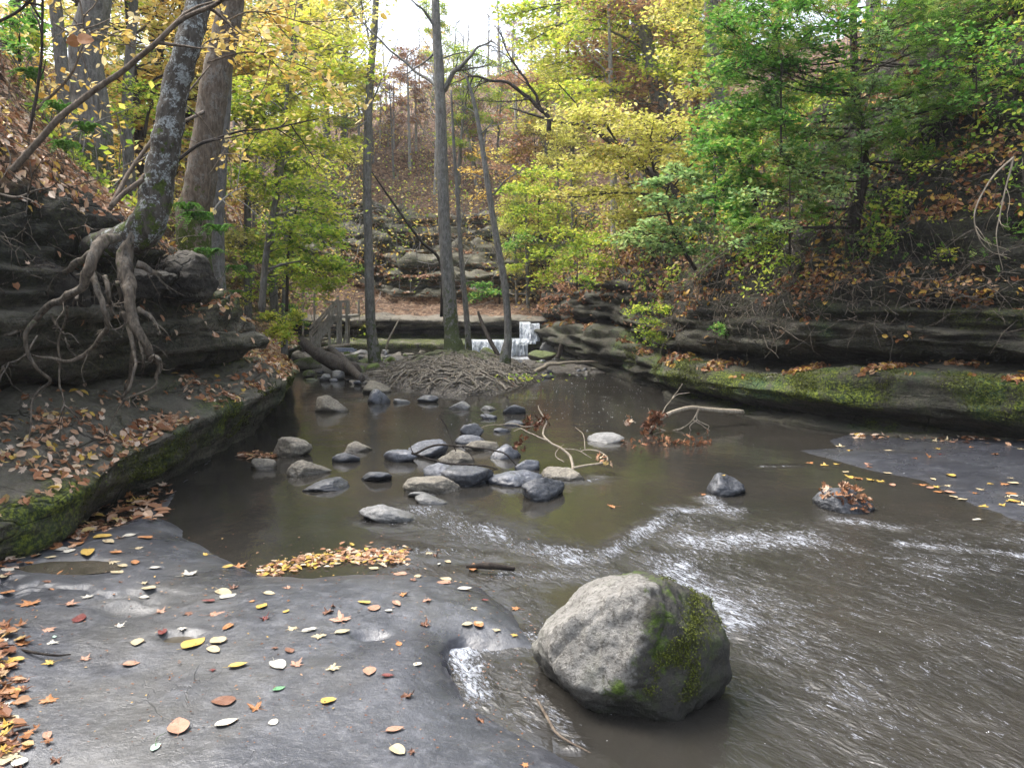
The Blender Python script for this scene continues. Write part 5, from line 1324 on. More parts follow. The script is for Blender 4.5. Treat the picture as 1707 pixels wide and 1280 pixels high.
# --- trunks behind it
Y = 9.6
make_tree('mossy_tree', 'brown barked tree with moss on its base right behind the leaning one', 'tree', P(328,345,Y), [P(322,372,Y), P(330,330,Y), P(345,230,Y), P(358,140,Y), P(375,60,Y), P(388,-20,Y), P(410,-260,Y)], [.20,.185,.165,.16,.15,.14,.12], 'bark_brown', moss=.6, seed=2, sides=14, rough=.12, barkseg=10,
    limbs=[([P(352,180,Y), P(300,210,9.0), P(255,250,8.8), P(190,285,8.6)], .022)])
make_tree('grey_tree', 'slim grey trunk standing just right of the brown mossy one', 'tree', P(362,372,10.4), [P(360,385,10.4), P(365,300,10.4), P(372,200,10.4), P(378,80,10.4), P(384,-100,10.4)], [.10,.09,.085,.08,.07], 'bark_grey', moss=.3, seed=3, sides=10,
    clumps=CL([(400,60,.5),(350,90,.5),(430,30,.5)], 10.4, .5), leaf='gold', leafsize=.08)
Y = 12
make_tree('grey_tree', 'broad grey trunk high on the leafy slope at the upper left', 'tree', P(150,195,Y), [P(150,215,Y), P(150,170,Y), P(143,80,Y), P(160,0,Y), P(170,-200,Y)], [.30,.25,.23,.21,.17], 'bark_grey', moss=.5, seed=4, sides=14,
    clumps=CL([(80,-40),(220,-30),(170,-120)], 12, .8), leaf='gold', leafsize=.09)
make_tree('grey_tree', 'slender grey trunk between the broad one and the leaning tree', 'tree', P(205,160,15), [P(212,210,15), P(215,120,15), P(222,20,15), P(226,-150,15)], [.10,.09,.08,.06], 'bark_grey', seed=5)

# --- long bare boughs in the left foreground
def bough(label, pts, rad, mat='twig', n=8, leaves=None, side=5, seed=0, cat='branch', name='bare_bough', group=None):
    root = empty(name, pts[0], label, cat, group); rootof(root, pts[0]); rg = np.random.default_rng(seed)
    q = wiggle(smooth_path(pts, n), .02, 2, seed); mb = MB(); mb.tube(q, np.interp(np.linspace(0, 1, len(q)), np.linspace(0, 1, len(rad)), rad), 8, .12)
    LV = Leaves()
    for i in range(side):
        k = int(rg.integers(len(q) // 4, len(q) - 1)); d = (q[k + 1] - q[k - 1]); d /= np.linalg.norm(d)
        d = d + rg.normal(size=3) * .7; tw = wander(q[k], d, rg.uniform(.25, .7), 7, .16, rg); mb.tube(tw, np.linspace(rad[-1] * .9 + .002, .002, 8), 4)
        if leaves:
            m = leaves[1]; e = tw[rg.integers(1, 8, m)] + rg.normal(size=(m, 3)) * .05
            LV.add(e, np.array([0, -.35, .8]) + rg.normal(size=(m, 3)) * .5, rg.uniform(.6, 1.2, m) * leaves[2], 'oval', None, np.clip(rg.uniform(.3, 1, m), 0, 1), rg)
    mb.build('limb', M[mat], root)
    if leaves: LV.build('leaves', M[leaves[0]], root)
    return root
bough('long bare bough sweeping up from the left bank across the leaning trunk', [P(20,285,5.4), P(60,240,5.4), P(120,178,5.4), P(200,122,5.4), P(255,75,5.3), P(310,30,5.3), P(372,0,5.2), P(430,-60,5.2)], [.024,.022,.020,.018,.016,.014,.012], side=6, seed=1)
bough('thin bare branch reaching right from the leaning trunk over the stream', [P(290,272,6.4), P(330,243,6.5), P(360,233,6.6), P(410,217,6.8), P(460,213,7), P(530,200,7.2)], [.015,.013,.010,.008,.005], 'bark_dark', side=5, seed=2, leaves=('gold', 6, .07))
bough('straight bare sapling stem leaning beside the leaning trunk base', [P(185,345,6.0), P(215,290,6.2), P(260,225,6.4), P(300,170,6.6), P(350,110,6.8)], [.018,.016,.013,.009,.006], side=4, seed=3)
bough('short mossy stub branch propped against the leaning trunk', [P(182,350,6.0), P(205,325,6.05), P(240,298,6.1)], [.016,.018,.018], side=1, seed=4)
bough('dark thin sapling rising from the far upper left slope', [P(48,225,7), P(62,150,7), P(70,60,7), P(72,-40,7)], [.014,.013,.011,.010], 'bark_dark', side=6, seed=5)
bough('dark slanting branch crossing the upper left corner', [P(-20,45,7), P(30,20,7), P(80,-25,7)], [.014,.012,.010], 'bark_dark', side=2, seed=6)
bough('arched brown sapling behind the long bare bough', [P(60,185,8), P(120,120,8), P(140,40,8), P(125,-30,8)], [.014,.012,.009,.007], 'twig', side=6, seed=7, leaves=('gold', 5, .08))
bough('bare grey twig spray low on the slope right of the mossy tree', [P(350,365,9), P(362,340,9), P(385,322,9), P(410,310,9)], [.010,.008,.006,.004], 'bark_pale', side=4, seed=8)
bough('broken dark branch lying on the soil at the left edge', [P(-10,322,5.6), P(30,330,5.6), P(60,318,5.6), P(90,312,5.6)], [.010,.010,.007,.004], 'root', side=3, seed=9)
# golden beech sprays in front of the trees
for i, (lb, pts) in enumerate([
   ('golden leafed spray hanging between the leaning trunk and the sapling', [P(345,105,7), P(400,90,7), P(450,95,7.1), P(520,118,7.2), P(570,150,7.3)]),
   ('golden leafed spray at the top left of the stream', [P(370,40,7), P(420,20,7), P(480,30,7.2), P(560,60,7.4)]),
   ('small golden spray crossing the grey trunks', [P(330,90,7), P(345,70,7), P(370,66,7), P(410,75,7)]),
   ('golden leafed spray over the upper left slope', [P(90,40,7), P(130,60,7), P(170,50,7), P(240,90,7)]),
   ('low golden spray right of the brown mossy trunk', [P(350,290,9), P(370,262,9), P(380,258,9), P(385,275,9)])]):
    bough(lb, pts, [.008,.006,.004], 'twig', side=9 if i != 4 else 4, seed=20 + i, leaves=('gold', 22 if i < 2 else 12, .075), name='leafy_bough')
# two big leaves caught in the top left
for i, (px, py, lb) in enumerate([(121,69,'left one of two big golden leaves hanging in the upper left'), (142,66,'right one of two big golden leaves hanging in the upper left')]):
    o = bpy.data.objects.new('oval_leaf', lmesh('round', 'orange', i)); COL.objects.link(o); o.location = P(px, py, 3.0); o.scale = (.052,) * 3; o.rotation_euler = (math.radians(70), .1, .3 if i else 2.9); tag(o, lb, 'leaf')

# --- yellow green sapling by the left ledge
Y = 12.2
make_tree('young_maple', 'slender yellow-green maple beside the left ledge in front of the stairs', 'tree', P(437,515,Y), [P(436,520,Y), P(442,440,Y), P(452,370,Y), P(468,290,Y), P(475,200,Y), P(485,80,Y), P(495,0,Y)], [.055,.05,.045,.038,.03,.02,.008], 'bark_grey', seed=7, sides=8, limb_from=(.1, 1), rlimb=.4,
    clumps=CL([(420,150),(500,120),(545,165),(415,235),(480,215),(555,250),(440,310),(505,320),(545,360),(470,390),(520,420),(570,450,.3),(560,85,.5),(470,60),(395,180,.35),(530,290,.5),(590,120,.4),(410,90,.5),(530,40,.5),(400,290,.3),(560,400,.3),(490,455,.3),(450,250,.4),(520,200,.4)], Y, .46, .5, 1.0, 3),
    leaf='yelgreen', leafsize=.085, lpc=330, twigs=14, tintz=([1, 3, 6], [-.25, 0, .45]))
make_tree('young_maple', 'small green maple sapling right behind the left ledge corner', 'tree', P(492,470,14), [P(478,520,14), P(480,430,14), P(486,380,14), P(500,330,14)], [.03,.025,.02,.01], 'bark_dark', seed=8, limb_from=(.3, 1),
    clumps=CL([(500,350),(470,380),(530,380),(555,440,.35),(520,400),(500,440,.35)], 14, .5, .4, .5, 4), leaf='yelgreen', leafsize=.08, lpc=260, twigs=12, tb=-.15)
make_tree('yellow_tree', 'tall yellow leafed tree behind the green sapling, left of the stream', 'tree', P(470,330,19), [P(455,440,19), P(460,330,19), P(480,150,19), P(500,20,19), P(510,-140,19)], [.10,.09,.08,.06,.04], 'bark_grey', seed=9, limb_from=(.3, 1),
    clumps=CL([(400,30),(450,70),(500,10),(540,60),(590,90),(420,130),(560,150),(480,140),(610,40),(570,-10),(600,180,.6),(430,-20),(390,110),(520,240),(585,260,.6),(450,200),(620,130,.5)], 19, .95, .6, 1.5, 5), leaf='yellow', leafsize=.12, lpc=320, twigs=14, tb=.0)
make_tree('golden_tree', 'golden tree filling the gap between the left trunks', 'tree', P(270,230,17), [P(265,260,17), P(262,150,17), P(270,40,17), P(268,-100,17)], [.09,.08,.06,.04], 'bark_dark', seed=10, limb_from=(.2, 1),
    clumps=CL([(210,60),(250,20),(300,50),(220,130),(190,10),(310,-20),(240,190),(280,-10),(60,-20),(100,30),(330,150,.6),(30,50,.7)], 17, .8, .6, 1.5, 6), leaf='yellow', leafsize=.12, lpc=260, twigs=12, tb=.15)
make_tree('green_shrub', 'yellow-green shrub under the trunks on the upper left slope', 'shrub', P(250,200,13), [P(240,230,13), P(250,180,13), P(270,150,13)], [.03,.02,.01], 'bark_dark', seed=11, limb_from=(0, 1),
    clumps=CL([(210,150,.5),(260,160,.5),(230,200,.4),(290,175,.4),(190,190,.4),(310,230,.35)], 13, .5, .5, .5, 7), leaf='yelgreen', leafsize=.085, lpc=170, twigs=10)

# --- thin bare trunks in the middle
Y = 18.5
make_tree('bare_tree', 'thin dark bare trunk standing left of the root island', 'tree', P(623,590,Y), [P(624,592,Y), P(618,540,Y), P(614,400,Y), P(612,280,Y), P(616,150,Y), P(624,50,Y), P(630,-60,Y)], [.15,.115,.10,.095,.085,.075,.06], 'bark_grey', moss=.45, seed=12, sides=10, rough=.1,
    limbs=[([P(620,100,Y), P(612,50,Y), P(600,-10,18)], .03), ([P(614,200,Y), P(590,215,18), P(560,212,18)], .015), ([P(618,130,Y), P(640,150,18), P(660,160,18)], .014), ([P(616,180,Y), P(650,100,18.8), P(672,40,19)], .02), ([P(614,330,Y), P(600,290,18), P(590,280,18)], .012)])
Y = 16.4
tI = make_tree('island_tree', 'tallest bare grey trunk rising from the tangled root island in mid stream', 'tree', P(755,585,Y), [P(757,592,Y), P(753,555,Y), P(748,480,Y), P(742,400,Y), P(738,300,Y), P(735,200,Y), P(732,120,Y), P(727,40,Y), P(724,-80,Y)], [.23,.155,.135,.125,.115,.108,.10,.085,.06], 'bark_grey', moss=.6, seed=13, sides=14, rough=.12, barkseg=10,
    limbs=[([P(740,152,Y), P(760,118,16.2), P(775,105,16), P(800,80,16), P(817,65,16)], .055), ([P(762,118,16.2), P(795,112,16.4), P(818,110,16.5)], .03), ([P(733,148,Y), P(700,122,16.8), P(660,92,17), P(610,45,17.2), P(575,0,17.4)], .035), ([P(727,50,Y), P(705,18,16.2), P(680,-5,16)], .035),
           ([P(725,88,Y), P(700,110,16.6), P(672,126,16.8)], .025), ([P(736,230,Y), P(715,225,16.8), P(690,200,17)], .012), ([P(733,100,Y), P(760,90,17), P(790,88,17.5), P(850,118,18)], .02)])
make_tree('bare_tree', 'slim bare trunk immediately right of the island tree', 'tree', P(780,585,17.6), [P(782,590,17.6), P(777,520,17.6), P(768,420,17.6), P(763,330,17.6), P(757,250,17.6), P(752,150,17.6)], [.075,.06,.052,.045,.035,.02], 'bark_grey', moss=.6, seed=14, sides=8,
    limbs=[([P(766,380,17.6), P(780,340,17.6), P(800,320,17.6)], .012), ([P(760,300,17.6), P(745,260,17.6), P(740,240,17.6)], .01)])
make_tree('bare_tree', 'slim dark leaning trunk at the right end of the root island', 'tree', P(843,602,15.8), [P(842,604,15.8), P(847,560,15.8), P(842,480,15.8), P(828,400,15.8), P(815,320,15.8), P(803,240,15.8), P(790,170,15.8), P(776,125,15.8)], [.12,.075,.07,.065,.058,.05,.035,.02], 'bark_grey', moss=.5, seed=15, sides=9,
    limbs=[([P(822,325,15.8), P(845,300,15.6), P(880,278,15.4)], .022), ([P(805,260,15.8), P(810,220,15.8), P(822,205,15.8)], .025), ([P(800,225,15.8), P(820,210,15.6), P(860,205,15.6)], .014), ([P(818,345,15.8), P(790,360,16), P(760,380,16.2)], .012), ([P(795,190,15.8), P(775,180,16), P(750,170,16)], .012), ([P(815,300,15.8), P(780,290,16), P(750,300,16)], .01)])
make_tree('bare_tree', 'crooked dark stem slanting down across the brown hillside to the island trunk', 'tree', P(735,440,20), [P(735,440,20), P(700,400,20), P(660,345,20), P(632,305,20), P(615,280,20)], [.04,.035,.028,.02,.012], 'bark_dark', seed=16)
# roots of the island tree
ic = G(768, 628); rgk = np.random.default_rng(77)
def isl_z(p): return bed_h(p[0], p[1])
nroot = 0
def root_path(a, ang, L, n=14, seed=0, curve=.35):
    p = np.array(a, float); out = [p.copy()]; h = ang
    for k in range(n):
        h += rgk.normal() * curve; p = p + np.array([math.cos(h), math.sin(h), 0]) * L / n
        if k > 3 and sdf(ISL, p[:1], p[1:2])[0] < -.12: break
        z = isl_z(p); out.append(np.array([p[0], p[1], max(z, .0) + rgk.uniform(.04, .12)]))
    out[0][2] = a[2]; return np.array(out)
tb_ = P(755, 585, Y)
tb_[2] = .40
for i in range(16):                        # thick ones leaving the trunk
    ang = -math.pi / 2 + (i - 7.5) / 7.5 * 2.3 + rgk.normal() * .1
    s = tb_ + np.array([math.cos(ang) * .15, math.sin(ang) * .15, .05]); q = root_path(s, ang, rgk.uniform(1.1, 2.1), seed=i, curve=.22)
    mb = MB(); q = smooth_path(list(q), 3); mb.tube(q, np.linspace(rgk.uniform(.05, .075), .014, len(q)), 7, .2, i, np.linspace(.7, 0, len(q)).repeat(7)); mb.build('root', M['root_grey'], tI, attr='moss')
for i in range(84):
    while True:
        px, py = rgk.uniform(655, 900), rgk.uniform(608, 656); s = G(px, py); 
        if sdf(ISL, np.array([s[0]]), np.array([s[1]]))[0] > .05: break
    s[2] = isl_z(s) + rgk.uniform(.03, .12)
    ang = math.atan2(s[1] - tb_[1], s[0] - tb_[0]) + rgk.normal() * .7
    q = smooth_path(list(root_path(s, ang, rgk.uniform(.8, 1.9), 12, curve=.26)), 3)
    mb = MB(); mb.tube(q, np.linspace(rgk.uniform(.016, .036), .007, len(q)), 6, .3, i); mb.build('root', M['root_grey'], tI, attr='moss')
# litter, twigs between the roots (nobody could count them)
mb = MB()
for i in range(2200):
    s = np.array([ic[0] + rgk.normal() * .9, ic[1] + rgk.normal() * .8, 0])
    if sdf(ISL, s[:1], s[1:2])[0] < .08: continue
    s[2] = isl_z(s) + rgk.uniform(.03, .11); d = rgk.normal(size=3); d[2] *= .15
    qq = wander(s, d, rgk.uniform(.3, 1.0), 4, .12, rgk); qq[:, 2] = np.array([isl_z(p) for p in qq]) + rgk.uniform(.03, .09) + rgk.normal(size=5) * .02; mb.tube(qq, np.linspace(rgk.uniform(.008, .022), .003, 5), 4)
o = mb.build('twig_litter', M['root_grey']); tag(o, kind='stuff')
L = Leaves(); n = 1500; c = np.c_[ic[0] + R.normal(size=n) * 1.0, ic[1] + R.normal(size=n) * .9, np.zeros(n)]
ok = sdf(ISL, c[:, 0], c[:, 1]) > .0; c = c[ok]; c[:, 2] = [isl_z(p) + .03 for p in c]; n = len(c)
L.add(c, np.tile([0, 0, 1.], (n, 1)) + R.normal(size=(n, 3)) * .4, R.uniform(.05, .09, n), 'maple', None, R.uniform(0, .9, n)); o = L.build('leaf_litter', M['litter_dark']); tag(o, kind='stuff')
L = Leaves(); n = 70; c = G(862, 645) + R.normal(size=(n, 3)) * np.array([.45, .2, .02]); c[:, 2] = .1 + R.uniform(0, .12, n)
L.add(c, np.tile([0, -.3, 1.], (n, 1)) + R.normal(size=(n, 3)) * .4, R.uniform(.05, .09, n), 'oval', None, R.uniform(0, 1, n)); o = L.build('island_herbs', M['yelgreen']); tag(o, kind='stuff')

# --- the right side
Y = 17.5
make_tree('leaning_yellow_tree', 'dark yellow leafed tree leaning left over the pool from the right bank', 'tree', P(1130,340,15.5), [P(1175,385,14.6), P(1120,315,15.5), P(1060,270,16.3), P(985,213,17), P(940,205,17.3), P(900,195,17.6), P(850,180,18)], [.10,.085,.075,.06,.04,.03,.015], 'bark_dark', seed=21, limb_from=(0, .8), barkseg=8,
    limbs=[([P(915,218,17.3), P(912,190,17.3), P(885,165,17.3), P(850,140,17.3), P(800,130,17.3), P(780,128,17.3)], .06), ([P(900,180,17.3), P(893,160,17.3), P(868,120,17.3), P(850,95,17.3), P(828,45,17.3)], .04), ([P(885,165,17.3), P(850,170,17), P(800,168,17)], .02), ([P(985,213,17), P(1030,180,17), P(1085,172,17), P(1120,190,17)], .03), ([P(1000,222,17), P(940,150,17), P(930,140,17)], .02), ([P(868,120,17.3), P(840,90,17.6), P(818,85,17.6)], .015)],
    clumps=CL([(1000,190),(1040,220),(1080,255),(1120,280),(1010,290,.6),(1060,330,.6),(1100,340),(1150,310),(960,200,.55),(1140,210),(1180,250,.6),(1030,265,.6),(975,265,.5),(1090,200,.7),(1000,340,.55),(1030,370,.5),(950,330,.5),(1110,395,.45)], 15.8, .62, .45, 1.0, 8), leaf='yellow', leafsize=.095, lpc=460, twigs=16)
make_tree('tall_tree', 'tall grey trunk leaning left at the top right with yellow-green crown', 'tree', P(1098,175,20), [P(1100,190,20), P(1090,130,20), P(1078,70,20), P(1062,0,20), P(1050,-90,20)], [.20,.17,.16,.14,.12], 'bark_grey', seed=22, sides=10, limb_from=(0, 1),
    clumps=CL([(900,30),(950,60),(1000,30),(1040,90),(910,110),(970,120),(1020,130),(880,70,.6),(940,160,.7),(1130,40),(1160,90),(1110,110),(960,-20),(1060,40),(890,160,.5),(850,25,.5),(1000,165,.7),(1150,-10)], 19.5, .85, .5, 1.5, 9), leaf='yelgreen', leafsize=.12, lpc=400, twigs=16, tb=.12)
make_tree('rusty_tree', 'orange and rust leafed tree behind the tall leaning grey trunk', 'tree', P(1060,180,23), [P(1050,220,23), P(1040,100,23), P(1045,0,23), P(1040,-60,23)], [.12,.1,.08,.05], 'bark_dark', seed=23, limb_from=(.2, 1),
    clumps=CL([(1030,20),(1060,70),(1110,140,.7),(1000,80),(1090,10),(1130,170,.7),(1150,60)], 22.5, .9, .5, 1, 10), leaf='rust', leafsize=.13, lpc=280, twigs=14)
make_tree('yellow_tree', 'yellow leafed tree on the right slope behind the cedar', 'tree', P(1180,160,16), [P(1200,210,16), P(1190,120,16), P(1182,20,16), P(1180,-60,16)], [.12,.10,.09,.07], 'bark_grey', seed=24, limb_from=(0, 1),
    clumps=CL([(1120,20,.6),(1160,50,.6),(1130,90,.6),(1180,120,.6),(1150,160,.5),(1195,70,.5),(1140,-20,.6)], 16, .6, .5, .6, 11), leaf='yellow', leafsize=.10, lpc=260, twigs=12)
Y = 10.8
make_tree('cedar_tree', 'dark cedar with drooping green fronds high on the right bank', 'tree', P(1425,375,10.4), [P(1422,380,10.3), P(1432,330,10.3), P(1440,270,10.3), P(1428,180,10.4), P(1424,100,10.5), P(1422,0,10.6), P(1425,-150,10.7)], [.085,.07,.065,.055,.05,.045,.035], 'bark_dark', seed=25, sides=10, limb_from=(.15, 1), droop=.75, rough=.2,
    limbs=[([P(1415,90,10.4), P(1370,100,9.9), P(1330,103,9.6), P(1290,95,9.4)], .018), ([P(1420,110,10.4), P(1350,122,9.9), P(1310,118,9.7)], .015), ([P(1440,110,10.4), P(1500,112,10.2), P(1550,105,10)], .015), ([P(1430,200,10.3), P(1395,235,10), P(1340,260,9.6)], .015), ([P(1425,340,10.2), P(1380,380,9.9), P(1330,400,9.6)], .01), ([P(1435,345,10.2), P(1480,385,10), P(1500,400,9.9)], .01)],
    clumps=CL([(1205,80,.36),(1225,30,.4),(1260,70,.4),(1230,120,.36),(1290,110,.4),(1340,60,.4),(1290,10,.4),(1380,30,.4),(1340,150,.36),(1280,170,.34),(1240,170,.3),(1400,130,.35),(1460,60,.4),(1500,20,.4),(1540,80,.36),(1480,140,.35),(1560,20,.4),(1370,230,.3),
        (1320,220,.3),(1500,220,.3),(1540,260,.28),(1580,300,.26),(1600,60,.35),(1640,20,.4),(1590,130,.3),(1660,90,.3),(1440,-20,.4),(1330,290,.28),(1270,260,.28),(1240,380,.2),(1380,310,.26),(1550,180,.3),(1230,0,.4),(1350,0,.4),(1200,40,.3),(1195,130,.26),(1255,100,.36),(1310,70,.36),(1420,190,.3),(1460,240,.28),(1520,160,.3),(1620,180,.26),(1660,150,.28),(1690,40,.35),(1600,-10,.4),(1500,-20,.4),(1680,0,.4),(1300,310,.26),(1350,350,.24),(1620,260,.22),(1480,330,.2),(1660,240,.22),(1390,270,.28),(1270,215,.3),(1310,270,.3)], 9.9, .38, .5, .5, 12), leaf='cedar', leafsize=.14, lpc=150, twigs=14, shapes=('spray', 'frond'), flat=.7, twigr=.004, tb=.14)
make_tree('green_maple_bush', 'bright green leafy bush hanging under the left side of the cedar', 'shrub', P(1245,330,11), [P(1262,345,11), P(1240,290,11), P(1225,240,11)], [.03,.02,.012], 'bark_dark', seed=26, limb_from=(0, 1),
    clumps=CL([(1225,190,.34),(1200,215,.34),(1245,230,.36),(1215,255,.36),(1190,260,.3),(1260,270,.3),(1230,300,.34),(1205,320,.28),(1270,200,.3),(1280,310,.25),(1235,370,.22),(1225,350,.24)], 10.6, .32, .5, .4, 13), leaf='green', leafsize=.085, lpc=270, twigs=14, tb=.22)
make_tree('pale_green_bush', 'pale green leafed maple saplings above the right rock wall', 'shrub', P(1130,440,12.5), [P(1160,450,12.5), P(1130,400,12.5), P(1110,340,12.5), P(1120,290,12.5)], [.03,.025,.018,.01], 'bark_dark', seed=27, limb_from=(0, 1),
    clumps=CL([(1130,290,.3),(1100,340,.3),(1150,350,.35),(1080,380,.3),(1060,410,.3),(1120,390,.35),(1180,380,.35),(1040,400,.22),(1160,300,.3),(1100,420,.3),(1150,420,.3),(1190,330,.3),(1090,310,.26),(1175,245,.26)], 12.3, .32, .45, .4, 14), leaf='palegreen', leafsize=.085, lpc=210, twigs=12)
SHR = [
 ('bright green drooping broadleaf branches covering the left half of the cedar', 'green', [(1200,40,.3),(1240,90,.3),(1190,130,.28),(1290,50,.3),(1330,110,.28),(1270,160,.3),(1220,180,.28),(1310,200,.28),(1360,60,.28),(1380,150,.26),(1340,250,.24),(1400,90,.24),(1250,10,.28),(1330,0,.28),(1420,30,.26)], 9.2, .06, 190, 'leafy_sapling', 'shrub', .12),
 ('thin leafy sprays with brown leaves hanging across the cedar trunk', 'palegreen', [(1420,180,.24),(1450,230,.22),(1400,250,.22),(1460,130,.24),(1430,290,.2),(1490,180,.22),(1390,330,.2),(1450,60,.24)], 9.4, .055, 120, 'leafy_sapling', 'shrub', -.1),
 ('airy light green leafy branches overhanging the right slope left of the cedar trunk', 'palegreen', [(1300,250,.28),(1340,290,.26),(1260,330,.26),(1380,200,.26),(1300,380,.24),(1350,330,.2),(1230,410,.2),(1400,300,.2),(1290,160,.26)], 9.3, .06, 110, 'leafy_sapling', 'shrub', 0),
 ('sparse yellow-green sapling on the soil slope right of the cedar trunk', 'yelgreen', [(1500,330,.22),(1560,380,.2),(1600,320,.22),(1650,360,.2),(1530,280,.22),(1620,270,.2),(1680,300,.2),(1470,410,.16),(1580,430,.16)], 9.2, .055, 80, 'leafy_sapling', 'shrub', -.05),
 ('fresh green sprays high over the right bank at the top right corner', 'green', [(1600,60,.26),(1650,110,.26),(1690,60,.26),(1560,120,.24),(1620,170,.22),(1680,190,.22),(1520,60,.24),(1700,130,.2)], 9.0, .06, 110, 'leafy_sapling', 'shrub', .1),
 ('fresh green bush above the right rock wall behind the pale saplings', 'green', [(1190,280,.3),(1160,230,.3),(1210,230,.3),(1180,190,.3),(1225,330,.28),(1190,350,.25)], 12.2, .08, 160, 'leafy_sapling', 'shrub', .15),
 ('green ivy-like herbs tumbling over the mossy end of the right ledge', 'yelgreen', [(1060,520,.22),(1085,540,.24),(1110,520,.22),(1100,570,.22),(1140,545,.2),(1160,530,.16),(1075,560,.2),(1130,570,.15)], 13.4, .06, 150, 'leafy_herbs', 'plant', -.05),
 ('small bright green herb patch on the brow of the right overhang', 'green', [(1210,560,.14),(1225,552,.16),(1195,552,.12)], 11.3, .05, 110, 'leafy_herbs', 'plant', .2),
 ('brushy olive shrub on the right cliff above the pool', 'yelgreen', [(930,440,.4),(960,410,.45),(1000,440,.4),(900,470,.35),(980,470,.35),(940,390,.4),(1020,400,.4),(890,430,.35),(1040,450,.35)], 17.5, .085, 200, 'brush_shrub', 'shrub', -.05),
 ('rusty brown brush hanging from the cliff right of the falls', 'rust', [(920,500,.3),(950,520,.3),(900,520,.28),(940,480,.3),(960,490,.3)], 19.8, .085, 110, 'brush_shrub', 'shrub', -.1),
 ('pale olive shrub on the slope behind the slim leaning trunk', 'yelgreen', [(870,350,.5),(900,320,.6),(930,350,.5),(880,290,.5),(850,320,.45),(940,290,.5),(910,380,.45)], 22, .11, 190, 'brush_shrub', 'shrub', .08),
 ('bright green bush glowing above the upper falls', 'green', [(862,405,.35),(880,398,.3),(850,412,.3),(800,480,.35),(785,495,.3),(820,490,.3)], 22.5, .10, 150, 'green_bush', 'shrub', .25),
 ('yellow-green bush on the left bank beside the wooden stairs', 'yelgreen', [(450,530,.26),(470,545,.28),(490,535,.24),(455,555,.22),(475,565,.22),(500,525,.2)], 15.8, .075, 190, 'green_bush', 'shrub', .15),
 ('small green bush behind the yellow-green one left of the stairs', 'green', [(492,525,.22),(500,540,.2),(485,515,.2)], 16.8, .075, 130, 'green_bush', 'shrub', .2),
 ('yellowish drooping foliage hanging above the stair landing', 'yelgreen', [(560,470,.3),(540,450,.35),(520,470,.3),(575,455,.25),(545,485,.25)], 17.5, .08, 190, 'green_bush', 'shrub', .1),
 ('olive bushes along the foot of the left slope', 'yelgreen', [(415,430,.3),(450,470,.35),(430,480,.3),(470,440,.3),(400,460,.25),(520,500,.3),(410,500,.2)], 14.5, .08, 110, 'green_bush', 'shrub', -.1),
 ('low green plants on the far upper left slope', 'green', [(10,75,.18),(18,45,.16),(30,90,.14),(60,45,.2),(45,20,.2)], 7.8, .07, 60, 'leafy_herbs', 'plant', .25),
 ('orange leafed shrub at the foot of the brown hillside', 'gold', [(845,300,.5),(800,330,.5),(830,360,.45),(780,290,.5),(860,265,.5),(800,250,.5)], 26, .12, 110, 'brush_shrub', 'shrub', -.1),
 ('scraggly olive brush on the right bank above the overhang', 'yelgreen', [(1290,400,.25),(1330,360,.25),(1300,330,.25),(1260,420,.22),(1350,300,.25),(1380,380,.2),(1310,440,.2)], 10.6, .055, 110, 'brush_shrub', 'shrub', -.25),
 ('scraggly green brush right of the cedar trunk', 'green', [(1520,300,.22),(1560,320,.2),(1600,240,.2),(1490,260,.22),(1580,270,.2),(1640,200,.22),(1470,200,.22),(1600,340,.16)], 10.2, .06, 90, 'brush_shrub', 'shrub', .12),
]
for i, (lb, lf, cl, Y, ls, lpc, nm, ct, tb) in enumerate(SHR):
    c0 = P(cl[0][0], cl[0][1] + 25, Y + .2)
    b_ = P(np.mean([c[0] for c in cl]), max(c[1] for c in cl) + 12, Y + .3)
    make_tree(nm, lb, ct, b_, [b_, P(np.mean([c[0] for c in cl]), np.mean([c[1] for c in cl]), Y + .1)], [.015, .006], 'bark_dark', seed=40 + i, limb_from=(0, 1), clumps=CL(cl, Y, .3, .6, .35, 30 + i), leaf=lf, leafsize=ls, lpc=lpc, twigs=10, twigr=.004, tb=tb, shapes=('oval', 'maple' if i % 2 else 'oval'))
# ferns on the left slope
def fern(px, py, Y, s, n, label, seed):
    rg = np.random.default_rng(seed); b = P(px, py, Y); root = empty('fern', b, label, 'fern', 'ferns on the left slope'); rootof(root, b)
    L = Leaves(); mb = MB()
    for i in range(n):
        a = rg.uniform(0, 6.28); d = np.array([math.cos(a), math.sin(a), 0]); tip = b + d * s * rg.uniform(.6, 1) + np.array([0, 0, s * rg.uniform(-.1, .35)])
        q = smooth_path([b, b + d * s * .4 + np.array([0, 0, s * .45]), tip], 8); mb.tube(q, [.003, .001], 3)
        for k in range(3, len(q)):
            w_ = s * .35 * (1 - k / len(q) * .7); t = q[k] - q[k-1]; t /= np.linalg.norm(t); sd = np.cross(t, [0, 0, 1]); sd /= np.linalg.norm(sd) + 1e-6
            for sg in (1, -1):
                L.add((q[k] + sd * sg * w_ * .5)[None], np.array([[0, 0, 1.]]) + rg.normal(size=(1, 3)) * .15, np.array([w_ * 1.1]), 'oval2', np.array([0.0]), np.array([rg.uniform(.3, 1)]), rg)
    mb.build('stem', M['fern'], root); L.build('frond', M['fern'], root)
